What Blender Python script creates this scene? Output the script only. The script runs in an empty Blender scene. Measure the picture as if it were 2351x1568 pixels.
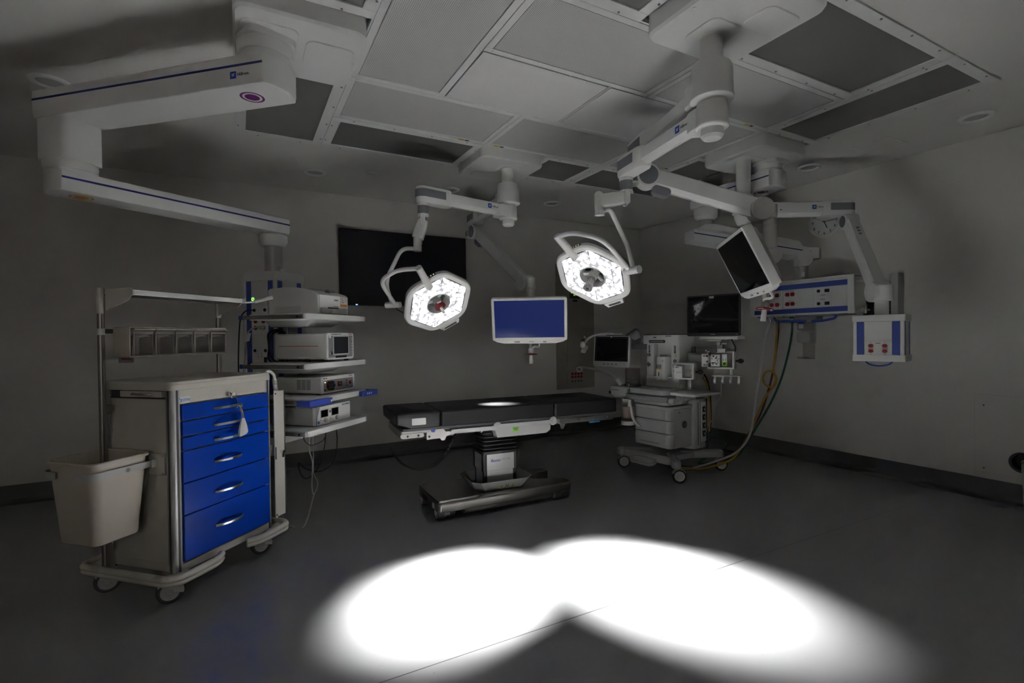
import bpy, bmesh, math, random
from mathutils import Vector as V, Matrix as M
random.seed(7)
SC = bpy.context.scene
COL = SC.collection
PI = math.pi

# ------------------------------------------------------------------ camera, world, exposure
IMG_W, IMG_H = 2351.0, 1568.0
F_PX, YAW, PITCH, ROLL, EYE = 1159.12, 0.496697, -0.0102656, -0.0126985, 1.38526
_f = V((math.sin(YAW)*math.cos(PITCH), math.cos(YAW)*math.cos(PITCH), math.sin(PITCH)))
_r = V((math.cos(YAW), -math.sin(YAW), 0)); _u = _r.cross(_f)
C_R = _r*math.cos(ROLL)+_u*math.sin(ROLL); C_U = -_r*math.sin(ROLL)+_u*math.cos(ROLL); C_F = _f
cd = bpy.data.cameras.new('camera'); cam = bpy.data.objects.new('camera', cd); COL.objects.link(cam)
cd.sensor_fit = 'HORIZONTAL'; cd.sensor_width = 36; cd.lens = F_PX/IMG_W*36; cd.clip_start = 0.02; cd.clip_end = 60
cam.matrix_world = M(((C_R.x, C_U.x, -C_F.x, 0), (C_R.y, C_U.y, -C_F.y, 0), (C_R.z, C_U.z, -C_F.z, EYE), (0, 0, 0, 1)))
SC.camera = cam
SC.view_settings.view_transform = 'Standard'; SC.view_settings.look = 'None'
SC.view_settings.gamma = 1; SC.view_settings.use_curve_mapping = False
SC.view_settings.exposure = 0.0
SC.cycles.max_bounces = 9; SC.cycles.diffuse_bounces = 6; SC.cycles.glossy_bounces = 4
SC.cycles.transmission_bounces = 6; SC.cycles.sample_clamp_indirect = 60.0
SC.cycles.use_denoising = True; SC.cycles.blur_glossy = 0.3
SC.cycles.caustics_reflective = False; SC.cycles.caustics_refractive = False
W = bpy.data.worlds.new('world'); SC.world = W; W.use_nodes = True
W.node_tree.nodes['Background'].inputs[0].default_value = (1, .97, .92, 1)
W.node_tree.nodes['Background'].inputs[1].default_value = 1.0  # soft fill, enters only through the added window behind the camera
ld = bpy.data.lights.new('fill_window_portal', 'AREA'); ld.shape = 'RECTANGLE'; ld.size = 2.3; ld.size_y = 1.5; ld.cycles.is_portal = True  # portal over the added fill window
lo = bpy.data.objects.new('fill_window_portal', ld); COL.objects.link(lo); lo.location = (-1.4, -1.80, 1.6); lo.rotation_euler = (math.pi/2, 0, 0)
LAMP_W = 14.5          # watts of each of the six lens sectors of a surgical lamp
LAMP_SPREAD = math.radians(21)
LENS_STRENGTH = 7.0

def AT(x, y, d):
    """world point seen at photo pixel (x, y) at distance d along the optical axis"""
    q = C_R*((x-IMG_W/2)/F_PX*d) - C_U*((y-IMG_H/2)/F_PX*d) + C_F*d
    return V((q.x, q.y, q.z+EYE))

# ------------------------------------------------------------------ materials
def mat(name, col, rough=0.45, metal=0.0, emit=None, es=0.0, noise=0.0, nscale=40, bump=0.0, bscale=300, alpha=None, trans=0.0, ior=1.45, spec=0.5, coat=0.0):
    m = bpy.data.materials.new(name); m.use_nodes = True
    nt = m.node_tree; b = nt.nodes['Principled BSDF']
    b.inputs['Base Color'].default_value = (*col, 1); b.inputs['Roughness'].default_value = rough
    b.inputs['Metallic'].default_value = metal; b.inputs['IOR'].default_value = ior
    b.inputs['Specular IOR Level'].default_value = spec; b.inputs['Coat Weight'].default_value = coat
    b.inputs['Transmission Weight'].default_value = trans
    if alpha is not None: b.inputs['Alpha'].default_value = alpha
    if emit: b.inputs['Emission Color'].default_value = (*emit, 1); b.inputs['Emission Strength'].default_value = es
    tc = nt.nodes.new('ShaderNodeTexCoord')
    n = nt.nodes.new('ShaderNodeTexNoise'); n.inputs['Scale'].default_value = nscale; n.inputs['Detail'].default_value = 4
    nt.links.new(tc.outputs['Object'], n.inputs['Vector'])
    if noise:
        mx = nt.nodes.new('ShaderNodeMix'); mx.data_type = 'RGBA'
        mx.inputs[6].default_value = (*[c*(1-noise) for c in col], 1); mx.inputs[7].default_value = (*[min(1, c*(1+noise)) for c in col], 1)
        nt.links.new(n.outputs['Fac'], mx.inputs[0]); nt.links.new(mx.outputs[2], b.inputs['Base Color'])
    mr = nt.nodes.new('ShaderNodeMapRange'); mr.inputs['To Min'].default_value = max(0.01, rough*0.85); mr.inputs['To Max'].default_value = min(1, rough*1.15)
    nt.links.new(n.outputs['Fac'], mr.inputs['Value']); nt.links.new(mr.outputs['Result'], b.inputs['Roughness'])
    if bump:
        n2 = nt.nodes.new('ShaderNodeTexNoise'); n2.inputs['Scale'].default_value = bscale; nt.links.new(tc.outputs['Object'], n2.inputs['Vector'])
        bp = nt.nodes.new('ShaderNodeBump'); bp.inputs['Strength'].default_value = bump; bp.inputs['Distance'].default_value = 0.002
        nt.links.new(n2.outputs['Fac'], bp.inputs['Height']); nt.links.new(bp.outputs['Normal'], b.inputs['Normal'])
    return m

WHITE = mat('white_enamel', (.70, .70, .68), .38)
ARMW = mat('arm_white', (.66, .66, .64), .33)
PLAST = mat('white_plastic', (.62, .62, .60), .42)
LGREY = mat('light_grey_plastic', (.42, .42, .41), .42)
MGREY = mat('mid_grey_plastic', (.20, .20, .205), .45)
INSET = mat('grey_inset', (.17, .175, .19), .5)
DGREY = mat('dark_grey_plastic', (.06, .06, .065), .5)
BLACK = mat('black_plastic', (.012, .012, .013), .4)
RUBBER = mat('black_rubber', (.015, .015, .015), .55)
CREAM = mat('cream_enamel', (.54, .52, .465), .36)
BEIGE = mat('beige_plastic', (.50, .45, .38), .45, bump=.15, bscale=900)
DRAWER = mat('blue_drawer', (.0008, .045, .40), .24, coat=.2)
STRIPE = mat('blue_stripe', (.045, .075, .33), .5)
NAVY = mat('navy_line', (.01, .014, .16), .5)
HBLUE = mat('logo_blue', (.01, .045, .38), .5)
BHANDLE = mat('blue_handle', (.04, .075, .40), .45)
VINYL = mat('black_vinyl', (.013, .013, .0135), .45, bump=.15, bscale=700, spec=.35)
STEEL = mat('brushed_steel', (.55, .54, .52), .32, 1.0, noise=.05, nscale=25)
DSTEEL = mat('dull_steel', (.30, .285, .265), .34, 1.0, noise=.06, nscale=12)
CHROME = mat('chrome', (.75, .74, .72), .14, 1.0)
ALU = mat('anodised_aluminium', (.42, .42, .41), .45, .55)
PANELST = mat('wall_panel_steel', (.34, .305, .26), .38, .35, noise=.05, nscale=6)
RED = mat('red_socket', (.28, .008, .012), .4)
DRED = mat('red_collar', (.16, .009, .008), .4)
YEL = mat('yellow_hose', (.45, .27, .035), .45)
MAROON = mat('maroon_hose', (.10, .02, .028), .45)
GREEN = mat('green_hose', (.008, .075, .045), .45)
GRNLAB = mat('green_label', (.20, .62, .03), .5)
ORANGE = mat('orange_line', (.55, .20, .02), .5)
ORINK = mat('orange_ink', (.60, .16, .05), .5)
PURPLE = mat('purple_ring', (.12, .008, .13), .5)
PAPER = mat('label_paper', (.66, .66, .64), .6)
INK = mat('black_ink', (.02, .02, .02), .6)
BLUEINK = mat('blue_ink', (.02, .04, .30), .6)
CYANINK = mat('light_blue_ink', (.04, .25, .55), .6)
YELINK = mat('yellow_sign', (.60, .38, .03), .6)
CLOTH = mat('white_cloth', (.66, .65, .62), .9, bump=.5, bscale=250)
TAN = mat('tan_string', (.45, .32, .17), .8)
GLASSY = mat('black_screen', (.006, .006, .0065), .04)
TVS = mat('television_screen', (.008, .008, .011), .22)
GREYSCR = mat('grey_screen', (.025, .026, .03), .18)
BLUESCR = mat('blue_screen', (.004, .006, .02), .08, emit=(.012, .021, .105), es=.75)
CLEAR = mat('clear_acrylic', (.55, .52, .48), .12, alpha=.22)
SMOKE = mat('smoked_acrylic', (.26, .235, .21), .12, alpha=.42)
EDGE = mat('acrylic_edge', (.62, .60, .56), .15, alpha=.55)
RINGW = mat('downlight_white', (.80, .80, .78), .5)
DIFFUSER = mat('light_lens', (.155, .152, .145), .08, bump=.1, bscale=400)
LEDG = mat('green_led', (.1, .3, .1), .4, emit=(.25, 1, .1), es=2.5)
LEDB = mat('blue_led', (.1, .1, .3), .4, emit=(.12, .25, 1), es=4)
LEDY = mat('yellow_led', (.3, .3, .1), .4, emit=(.75, .85, .12), es=.8)
LEDW = mat('white_led', (.4, .4, .4), .4, emit=(1, 1, .8), es=1.2)
CEILW = mat('ceiling_paint', (.66, .64, .61), .75)
WALLP = mat('wall_paint', (.62, .60, .565), .62, noise=.03, nscale=3, bump=.08, bscale=400)
TILEW = mat('ceiling_tile', (.62, .615, .60), .7)
FRAMEW = mat('ceiling_frame_white', (.66, .66, .645), .45)
COVE = mat('cove_base_vinyl', (.105, .105, .105), .5)

def lens_material():
    m = bpy.data.materials.new('lamp_led_lens'); m.use_nodes = True; nt = m.node_tree; nt.nodes.clear()
    out = nt.nodes.new('ShaderNodeOutputMaterial'); em = nt.nodes.new('ShaderNodeEmission')
    tc = nt.nodes.new('ShaderNodeTexCoord'); vo = nt.nodes.new('ShaderNodeTexVoronoi'); vo.inputs['Scale'].default_value = 34
    cr = nt.nodes.new('ShaderNodeValToRGB'); e = cr.color_ramp.elements
    e[0].position = .0; e[0].color = (1, 1, 1, 1); e[1].position = .72; e[1].color = (.085, .085, .09, 1)
    e2 = cr.color_ramp.elements.new(.50); e2.color = (.30, .30, .31, 1)
    nt.links.new(tc.outputs['Object'], vo.inputs['Vector']); nt.links.new(vo.outputs['Distance'], cr.inputs['Fac'])
    nt.links.new(cr.outputs['Color'], em.inputs['Color']); em.inputs['Strength'].default_value = LENS_STRENGTH
    nt.links.new(em.outputs[0], out.inputs['Surface']); return m
LENS = lens_material()

def perforated(name, base, hole, pitch):
    m = mat(name, base, .38); nt = m.node_tree; b = nt.nodes['Principled BSDF']
    tc = nt.nodes.new('ShaderNodeTexCoord'); sep = nt.nodes.new('ShaderNodeSeparateXYZ'); nt.links.new(tc.outputs['Object'], sep.inputs[0])
    def mth(op, a, bb=None):
        n = nt.nodes.new('ShaderNodeMath'); n.operation = op
        for i, s in enumerate((a, bb)):
            if s is None: continue
            if isinstance(s, (int, float)): n.inputs[i].default_value = s
            else: nt.links.new(s, n.inputs[i])
        return n.outputs[0]
    u = mth('SUBTRACT', mth('FRACT', mth('MULTIPLY', sep.outputs['X'], 1/pitch)), .5)
    v = mth('SUBTRACT', mth('FRACT', mth('MULTIPLY', sep.outputs['Y'], 1/pitch)), .5)
    d = mth('LESS_THAN', mth('ADD', mth('MULTIPLY', u, u), mth('MULTIPLY', v, v)), .085)
    mx = nt.nodes.new('ShaderNodeMix'); mx.data_type = 'RGBA'; nt.links.new(d, mx.inputs[0])
    mx.inputs[6].default_value = (*base, 1); mx.inputs[7].default_value = (*hole, 1)
    nt.links.new(mx.outputs[2], b.inputs['Base Color']); return m
PERF = perforated('perforated_panel', (.56, .555, .54), (.20, .20, .195), .0095)

def floor_material():
    m = mat('sheet_vinyl_floor', (.25, .252, .26), .27, spec=.5, ior=1.62, nscale=.8); nt = m.node_tree; b = nt.nodes['Principled BSDF']
    tc = nt.nodes.new('ShaderNodeTexCoord')
    big = nt.nodes.new('ShaderNodeTexNoise'); big.inputs['Scale'].default_value = 6.0; big.inputs['Detail'].default_value = 5
    nt.links.new(tc.outputs['Object'], big.inputs['Vector'])
    base = nt.nodes.new('ShaderNodeMix'); base.data_type = 'RGBA'; base.inputs[6].default_value = (.244, .247, .255, 1); base.inputs[7].default_value = (.254, .257, .265, 1)
    nt.links.new(big.outputs['Fac'], base.inputs[0]); last = base.outputs[2]
    for sc, th, colr in ((17, .034, (.06, .06, .063)), (15, .030, (.42, .42, .42)), (31, .045, (.10, .10, .105))):
        vo = nt.nodes.new('ShaderNodeTexVoronoi'); vo.inputs['Scale'].default_value = sc; nt.links.new(tc.outputs['Object'], vo.inputs['Vector'])
        lt = nt.nodes.new('ShaderNodeMath'); lt.operation = 'LESS_THAN'; lt.inputs[1].default_value = th; nt.links.new(vo.outputs['Distance'], lt.inputs[0])
        sp = nt.nodes.new('ShaderNodeSeparateColor'); nt.links.new(vo.outputs['Color'], sp.inputs[0])
        gt = nt.nodes.new('ShaderNodeMath'); gt.operation = 'GREATER_THAN'; gt.inputs[1].default_value = .55; nt.links.new(sp.outputs[0], gt.inputs[0])
        mu = nt.nodes.new('ShaderNodeMath'); mu.operation = 'MULTIPLY'; nt.links.new(lt.outputs[0], mu.inputs[0]); nt.links.new(gt.outputs[0], mu.inputs[1])
        mx = nt.nodes.new('ShaderNodeMix'); mx.data_type = 'RGBA'; nt.links.new(mu.outputs[0], mx.inputs[0]); nt.links.new(last, mx.inputs[6]); mx.inputs[7].default_value = (*colr, 1)
        last = mx.outputs[2]
    nt.links.new(last, b.inputs['Base Color'])
    for l in list(b.inputs['Roughness'].links): nt.links.remove(l)
    b.inputs['Roughness'].default_value = .27
    return m
FLOOR = floor_material()

# ------------------------------------------------------------------ mesh helpers
def Fr(o, z, y=None, x=None):
    """frame at o with local Z along z; Y (or X) near the given direction"""
    z = V(z).normalized()
    if y is not None:
        x = V(y).cross(z)
        if x.length < 1e-6: x = V((1, 0, 0)).cross(z)
        x.normalize(); y = z.cross(x)
    else:
        x = V(x if x is not None else (1, 0, 0)); x = (x-z*x.dot(z)).normalized(); y = z.cross(x)
    o = V(o)
    return M(((x.x, y.x, z.x, o.x), (x.y, y.y, z.y, o.y), (x.z, y.z, z.z, o.z), (0, 0, 0, 1)))

def rrect(w, h, r, n=5, cx=0, cy=0):
    r = min(r, w/2-1e-5, h/2-1e-5); p = []
    for sx, sy, a0 in ((1, 1, 0), (-1, 1, 90), (-1, -1, 180), (1, -1, 270)):
        for k in range(n+1):
            a = math.radians(a0+90*k/n); p.append((cx+sx*(w/2-r)+r*math.cos(a), cy+sy*(h/2-r)+r*math.sin(a)))
    return p
def rpoly(pts, r, n=4):
    out = []; N = len(pts)
    for i in range(N):
        p = V(pts[i]).to_2d() if len(pts[i]) > 2 else V((*pts[i], 0)).to_2d()
        a = V((*pts[i-1], 0)).to_2d()-p; b = V((*pts[(i+1) % N], 0)).to_2d()-p
        rr = min(r, a.length*.45, b.length*.45); A = p+a.normalized()*rr; B = p+b.normalized()*rr
        for k in range(n+1):
            t = k/n; q = A*(1-t)**2+p*2*t*(1-t)+B*t*t; out.append((q.x, q.y))
    return out
def ngon(r, n, a0=0): return [(r*math.cos(a0+2*PI*k/n), r*math.sin(a0+2*PI*k/n)) for k in range(n)]

def smooth_path(pts, k=8):
    P = [V(p) for p in pts]; P = [P[0]*2-P[1]]+P+[P[-1]*2-P[-2]]; out = []
    for i in range(1, len(P)-2):
        a, b, c, d = P[i-1:i+3]
        for j in range(k):
            t = j/k; out.append(.5*((2*b)+(c-a)*t+(2*a-5*b+4*c-d)*t*t+(3*b-a-3*c+d)*t**3))
    out.append(P[-2]); return out
def round_path(pts, r=.05, k=6):
    P = [V(p) for p in pts]; out = [P[0]]
    for i in range(1, len(P)-1):
        a = P[i-1]-P[i]; b = P[i+1]-P[i]; rr = min(r, a.length*.48, b.length*.48)
        A = P[i]+a.normalized()*rr; B = P[i]+b.normalized()*rr
        for j in range(k+1):
            t = j/k; out.append(A*(1-t)**2+P[i]*2*t*(1-t)+B*t*t)
    out.append(P[-1]); return out

class MB:
    def __init__(s, m=None, X=None):
        s.v = []; s.f = []; s.mi = []; s.mats = []; s.X = X or M.Identity(4); s.cur = 0
        if m: s.m(m)
    def m(s, m):
        if m not in s.mats: s.mats.append(m)
        s.cur = s.mats.index(m); return s
    def add(s, vs, fs, X=None):
        T = s.X @ X if X is not None else s.X; b = len(s.v)
        s.v += [T @ V(p) for p in vs]
        for f in fs: s.f.append([b+i for i in f]); s.mi.append(s.cur)
        return s
    def box(s, c, d, X=None):
        x, y, z = (t/2 for t in d); cx, cy, cz = c
        vs = [(cx+i*x, cy+j*y, cz+k*z) for i in (-1, 1) for j in (-1, 1) for k in (-1, 1)]
        return s.add(vs, [(0, 1, 3, 2), (4, 6, 7, 5), (0, 4, 5, 1), (2, 3, 7, 6), (0, 2, 6, 4), (1, 5, 7, 3)], X)
    def b2(s, a, b, X=None):
        return s.box([(p+q)/2 for p, q in zip(a, b)], [abs(q-p) for p, q in zip(a, b)], X)
    def prism(s, pts, z0, z1, X=None, scale=1.0, pts2=None):
        n = len(pts); p2 = pts2 or [(x*scale, y*scale) for x, y in pts]
        vs = [(x, y, z0) for x, y in pts]+[(x, y, z1) for x, y in p2]
        fs = [tuple(range(n-1, -1, -1)), tuple(range(n, 2*n))]+[(i, (i+1) % n, n+(i+1) % n, n+i) for i in range(n)]
        return s.add(vs, fs, X)
    def loft(s, rings, X=None, caps=True):
        n = len(rings[0]); vs = [p for r in rings for p in r]; fs = []
        for k in range(len(rings)-1):
            for i in range(n): fs.append((k*n+i, k*n+(i+1) % n, (k+1)*n+(i+1) % n, (k+1)*n+i))
        if caps: fs += [tuple(range(n-1, -1, -1)), tuple(range((len(rings)-1)*n, len(rings)*n))]
        return s.add(vs, fs, X)
    def cyl(s, p, q, r, r2=None, n=24):
        p, q = V(p), V(q); X = Fr(p, q-p, y=(0, 0, 1) if abs((q-p).normalized().z) < .95 else (0, 1, 0))
        r2 = r if r2 is None else r2; L = (q-p).length
        return s.loft([[(r*math.cos(2*PI*i/n), r*math.sin(2*PI*i/n), 0) for i in range(n)], [(r2*math.cos(2*PI*i/n), r2*math.sin(2*PI*i/n), L) for i in range(n)]], X)
    def lathe(s, prof, X=None, n=28, caps=True):
        return s.loft([[(r*math.cos(2*PI*i/n), r*math.sin(2*PI*i/n), z) for i in range(n)] for r, z in prof], X, caps)
    def ring(s, r0, r1, z0, z1, X=None, n=32):
        prof = [(r0, z0), (r1, z0), (r1, z1), (r0, z1), (r0, z0)]
        return s.lathe(prof, X, n, caps=False)
    def sphere(s, c, r, sc=(1, 1, 1), n=20, X=None):
        T = M.Translation(V(c)) @ M.Diagonal((*sc, 1)); T = X @ T if X is not None else T
        return s.lathe([(max(1e-4, r*math.sin(PI*k/(n//2))), -r*math.cos(PI*k/(n//2))) for k in range(n//2+1)], T, n)
    def tube(s, path, r, n=10, taper=None):
        P = [V(p) for p in path]; rings = []; prev = None
        for i, p in enumerate(P):
            t = (P[min(i+1, len(P)-1)]-P[max(i-1, 0)]).normalized()
            if prev is None: u = t.cross(V((0, 0, 1)) if abs(t.z) < .9 else V((1, 0, 0))).normalized()
            else: u = (prev-t*prev.dot(t)).normalized()
            prev = u; w = t.cross(u); rr = r if taper is None else r*taper(i/(len(P)-1))
            rings.append([tuple(p+u*rr*math.cos(2*PI*k/n)+w*rr*math.sin(2*PI*k/n)) for k in range(n)])
        return s.loft(rings)
    def ribbon(s, path, w, th, up=(0, 0, 1)):
        P = [V(p) for p in path]; rings = []
        for i, p in enumerate(P):
            t = (P[min(i+1, len(P)-1)]-P[max(i-1, 0)]).normalized(); a = V(up); b = t.cross(a).normalized()
            rings.append([tuple(p+a*w/2*i2+b*th/2*j) for i2, j in ((-1, -1), (1, -1), (1, 1), (-1, 1))])
        return s.loft(rings)
    def text(s, body, size, X, m=None, align='CENTER', depth=.0006, shear=0):
        if m: s.m(m)
        c = bpy.data.curves.new('t', 'FONT'); c.body = body; c.size = size; c.extrude = depth; c.align_x = align; c.align_y = 'CENTER'; c.resolution_u = 3; c.shear = shear
        o = bpy.data.objects.new('t', c); me = bpy.data.meshes.new_from_object(o)
        s.add([v.co.copy() for v in me.vertices], [tuple(p.vertices) for p in me.polygons], X)
        bpy.data.objects.remove(o); bpy.data.curves.remove(c); bpy.data.meshes.remove(me); return s

WM = {}
def thing(name, label, cat, loc=(0, 0, 0), rz=0.0, group=None):
    o = bpy.data.objects.new(name, None); COL.objects.link(o); o.empty_display_size = .05
    o.matrix_world = M.Translation(V(loc)) @ M.Rotation(rz, 4, 'Z'); WM[o.name] = o.matrix_world.copy()
    o['label'] = label; o['category'] = cat
    if group: o['group'] = group
    return o
def obj(name, mb, parent=None, bevel=0.0, seg=2, label=None, world=True, angle=32, subsurf=0):
    """one mesh object; mb holds world coordinates (world) or coordinates of the thing it belongs to"""
    me = bpy.data.meshes.new(name); T = None
    if parent is not None and world: T = WM[parent.name].inverted()
    vs = [T @ v for v in mb.v] if T else mb.v
    me.from_pydata([tuple(v) for v in vs], [], mb.f)
    for m in mb.mats: me.materials.append(m)
    for p, i in zip(me.polygons, mb.mi): p.material_index = i; p.use_smooth = True
    bm = bmesh.new(); bm.from_mesh(me); bmesh.ops.recalc_face_normals(bm, faces=bm.faces); bm.to_mesh(me); bm.free()
    me.set_sharp_from_angle(angle=math.radians(angle)); me.update()
    o = bpy.data.objects.new(name, me); COL.objects.link(o)
    if parent is not None:
        o.parent = parent
        WM[o.name] = WM[parent.name].copy()
    else: WM[o.name] = M.Identity(4)
    if bevel:
        b = o.modifiers.new('bevel', 'BEVEL'); b.width = bevel; b.segments = seg; b.limit_method = 'ANGLE'; b.angle_limit = math.radians(40); b.harden_normals = False
    if label: o['label'] = label
    return o
def single(name, mb, label, cat, loc=None, group=None, bevel=0.0, seg=2):
    """a thing that is one mesh; its origin goes to loc"""
    if loc is not None:
        mb.v = [v-V(loc) for v in mb.v]
    o = obj(name, mb, None, bevel, seg)
    if loc is not None: o.location = V(loc); WM[o.name] = M.Translation(V(loc))
    o['label'] = label; o['category'] = cat
    if group: o['group'] = group
    return o
def struct(name, mb, bevel=0):
    o = obj(name, mb, None, bevel); o['kind'] = 'structure'; return o
def dup(root, name, loc, label, rz=None):
    """copy of a thing with its parts and sub-parts"""
    def cp(o, par):
        c = o.copy(); c.parent = par; COL.objects.link(c)
        if par is not None: c.matrix_parent_inverse = o.matrix_parent_inverse.copy()
        for ch in [q for q in bpy.data.objects if q.parent == o and q is not c]: cp(ch, c)
        return c
    c = cp(root, None); c.location = V(loc)
    if rz is not None: c.rotation_euler.z = rz
    c['label'] = label; return c
def logo(mb, X, s):
    """small square maker's mark with lettering, s = edge of the square"""
    mb.m(HBLUE).box((0, 0, 0), (s, s, .0012), X)
    mb.m(PAPER).box((-s*.14, 0, .0008), (s*.10, s*.42, .0008), X).box((s*.10, 0, .0008), (s*.10, s*.42, .0008), X).box((-.02*s, 0, .0008), (s*.2, s*.1, .0008), X).box((s*.2, s*.16, .0008), (s*.16, s*.1, .0008), X)
    mb.text('Hillrom.', s*.62, X @ M.Translation((s*1.75, -.02*s, .0003)), INK)
# ------------------------------------------------------------------ the room
XL, XR, YF, YB, H = -2.7, 5.47, -1.7, 5.913, 3.0
struct('floor', MB(FLOOR).b2((XL-.1, YF-.1, -.06), (XR+.1, YB+.1, 0)))
struct('wall_back', MB(WALLP).b2((XL-.1, YB, 0), (XR+.1, YB+.1, H)))
wr = MB(WALLP).b2((XR, YF-.1, 0), (XR+.1, 1.50, H)).b2((XR, 1.69, 0), (XR+.1, YB, H)).b2((XR, 1.50, .41), (XR+.1, 1.69, H)).b2((XR, 1.50, 0), (XR+.1, 1.69, .24))
wr.m(LGREY).b2((XR-.0006, 1.8885, .18), (XR, 1.8905, .85)).b2((XR-.0006, 1.0, .8485), (XR, 1.8905, .8505)).b2((XR-.0006, 1.0, .196), (XR, 1.8905, .198)).m(DGREY)
for y, z in ((1.83, .76), (1.83, .235)): wr.cyl((XR, y, z), (XR-.003, y, z), .006, n=10)
struct('wall_right', wr)
struct('wall_left', MB(WALLP).b2((XL-.1, YF, 0), (XL, YB, H)))
# front wall behind the camera: added window at its left lets in fill
WX0, WX1, WZ0, WZ1 = -2.55, -.25, .85, 2.35
struct('wall_front', MB(WALLP).b2((XL-.1, YF-.1, 0), (XR+.1, YF, WZ0)).b2((XL-.1, YF-.1, WZ1), (XR+.1, YF, H)).b2((XL-.1, YF-.1, WZ0), (WX0, YF, WZ1)).b2((WX1, YF-.1, WZ0), (XR+.1, YF, WZ1)))
fm = MB(FRAMEW)
for x in (WX0, (WX0+WX1)/2-.025, WX1-.05): fm.b2((x, YF-.08, WZ0), (x+.05, YF+.01, WZ1))
for z in (WZ0, WZ1-.05): fm.b2((WX0, YF-.08, z), (WX1, YF+.01, z+.05))
struct('fill_window_1', fm)
# ceiling plaster around the opening of the panel grid (the grid fills it)
GX0, GX1, GY0, GY1 = 0.007, 4.333, 1.362, 4.458
cl = MB(CEILW)
cl.b2((XL-.1, YF-.1, H), (XR+.1, GY0, H+.1)).b2((XL-.1, GY1, H), (XR+.1, YB+.1, H+.1)).b2((XL-.1, GY0, H), (GX0, GY1, H+.1)).b2((GX1, GY0, H), (XR+.1, GY1, H+.1))
cl.b2((GX0-.1, GY0-.1, H+.06), (GX1+.1, GY1+.1, H+.1))
struct('ceiling', cl)

def cove(name, P, Q, inward):
    """flash cove base: vinyl turned up the wall with a rounded foot"""
    P, Q, n = V(P), V(Q), V(inward); prof = [(.003, .15), (.003, .045)]+[(.003+.042*(1-math.cos(a)), .045-.042*math.sin(a)) for a in [k*PI/2/6 for k in range(1, 7)]]+[(.12, .003), (.123, 0), (0, 0), (0, .15)]
    rings = [[tuple(E+n*d+V((0, 0, z))) for d, z in prof] for E in (P, Q)]
    struct(name, MB(COVE).loft(rings))
cove('baseboard_back', (XL, YB, 0), (XR, YB, 0), (0, -1, 0))
cove('baseboard_right', (XR, YB, 0), (XR, YF, 0), (-1, 0, 0))
cove('baseboard_left', (XL, YF, 0), (XL, YB, 0), (1, 0, 0))
cove('baseboard_front', (XR, YF, 0), (XL, YF, 0), (0, 1, 0))
sm = MB(DGREY)
struct('trim_1', MB(DGREY).b2((-1.2, 2.03, .0002), (4.6, 2.034, .0008)))

# ------------------------------------------------------------------ ceiling: light troffers, air diffusers, tiles
def troffer(x0, y0, x1, y1, label):
    cx, cy = (x0+x1)/2, (y0+y1)/2
    t = thing('ceiling_light', label, 'ceiling light', (cx, cy, H+.05), group='flat ceiling lights around the grid')
    w, d = x1-x0-.006, y1-y0-.006; fw = .066
    m = MB(FRAMEW); hb = .012
    for sx, sy, a, b in ((0, 1, w, fw), (0, -1, w, fw), (1, 0, fw, d-2*fw), (-1, 0, fw, d-2*fw)):
        m.box((cx+sx*(w-fw)/2, cy+sy*(d-fw)/2, H-.004), (a, b, hb))
    m.box((cx, cy, H+.04), (w, d, .02))
    obj('frame', m, t, .0015)
    obj('lens', MB(DIFFUSER).box((cx, cy, H+.0005), (w-2*fw+.002, d-2*fw+.002, .004)), t)
    sc = MB(DSTEEL)
    nx = max(2, round(w/.3)); ny = max(2, round(d/.3))
    for i in range(nx):
        for s in (-1, 1): sc.cyl((cx-w/2+(i+.5)*w/nx, cy+s*(d/2-.016), H-.014), (cx-w/2+(i+.5)*w/nx, cy+s*(d/2-.016), H-.009), .006, n=10)
    for i in range(ny):
        for s in (-1, 1): sc.cyl((cx+s*(w/2-.016), cy-d/2+(i+.5)*d/ny, H-.014), (cx+s*(w/2-.016), cy-d/2+(i+.5)*d/ny, H-.009), .006, n=10)
    obj('screw', sc, t)['kind'] = 'stuff'
    return t
X0, X1, X2, X3, X4, X5, X6, X7 = 0.005, .625, 1.232, 1.842, 2.452, 3.072, 3.715, 4.335
Y0, Y1, Y2, Y3, Y4, Y5 = 1.36, 1.977, 2.58, 3.20, 3.832, 4.46
troffer(X0, Y0, X1, Y2, 'flat ceiling light beside the white mount of the blue-striped arm, cut by the top edge')
troffer(X1, Y0, X3, Y1, 'flat ceiling light touching the near lamp mount, its corner just in frame at the top')
troffer(X4, Y0, X6, Y1, 'large dark flat ceiling light right of the near lamp mount')
troffer(X6, Y0, X7, Y2, 'long dark flat ceiling light nearest the right wall')
troffer(X6, Y3+.03, X7, Y4, 'small dark flat ceiling light just beyond the mount carrying the outlet arms')
troffer(X5, Y4, X7, Y5, 'long dark flat ceiling light at the far right corner of the grid')
troffer(X4, Y4, X5, Y5, 'small dark flat ceiling light right of the middle lamp mount')
troffer(X1, Y4, X3, Y5, 'long dark flat ceiling light left of the middle lamp mount')
troffer(X0, Y3, X1, Y5, 'flat ceiling light behind the far end of the purple-ringed arm')

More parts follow.
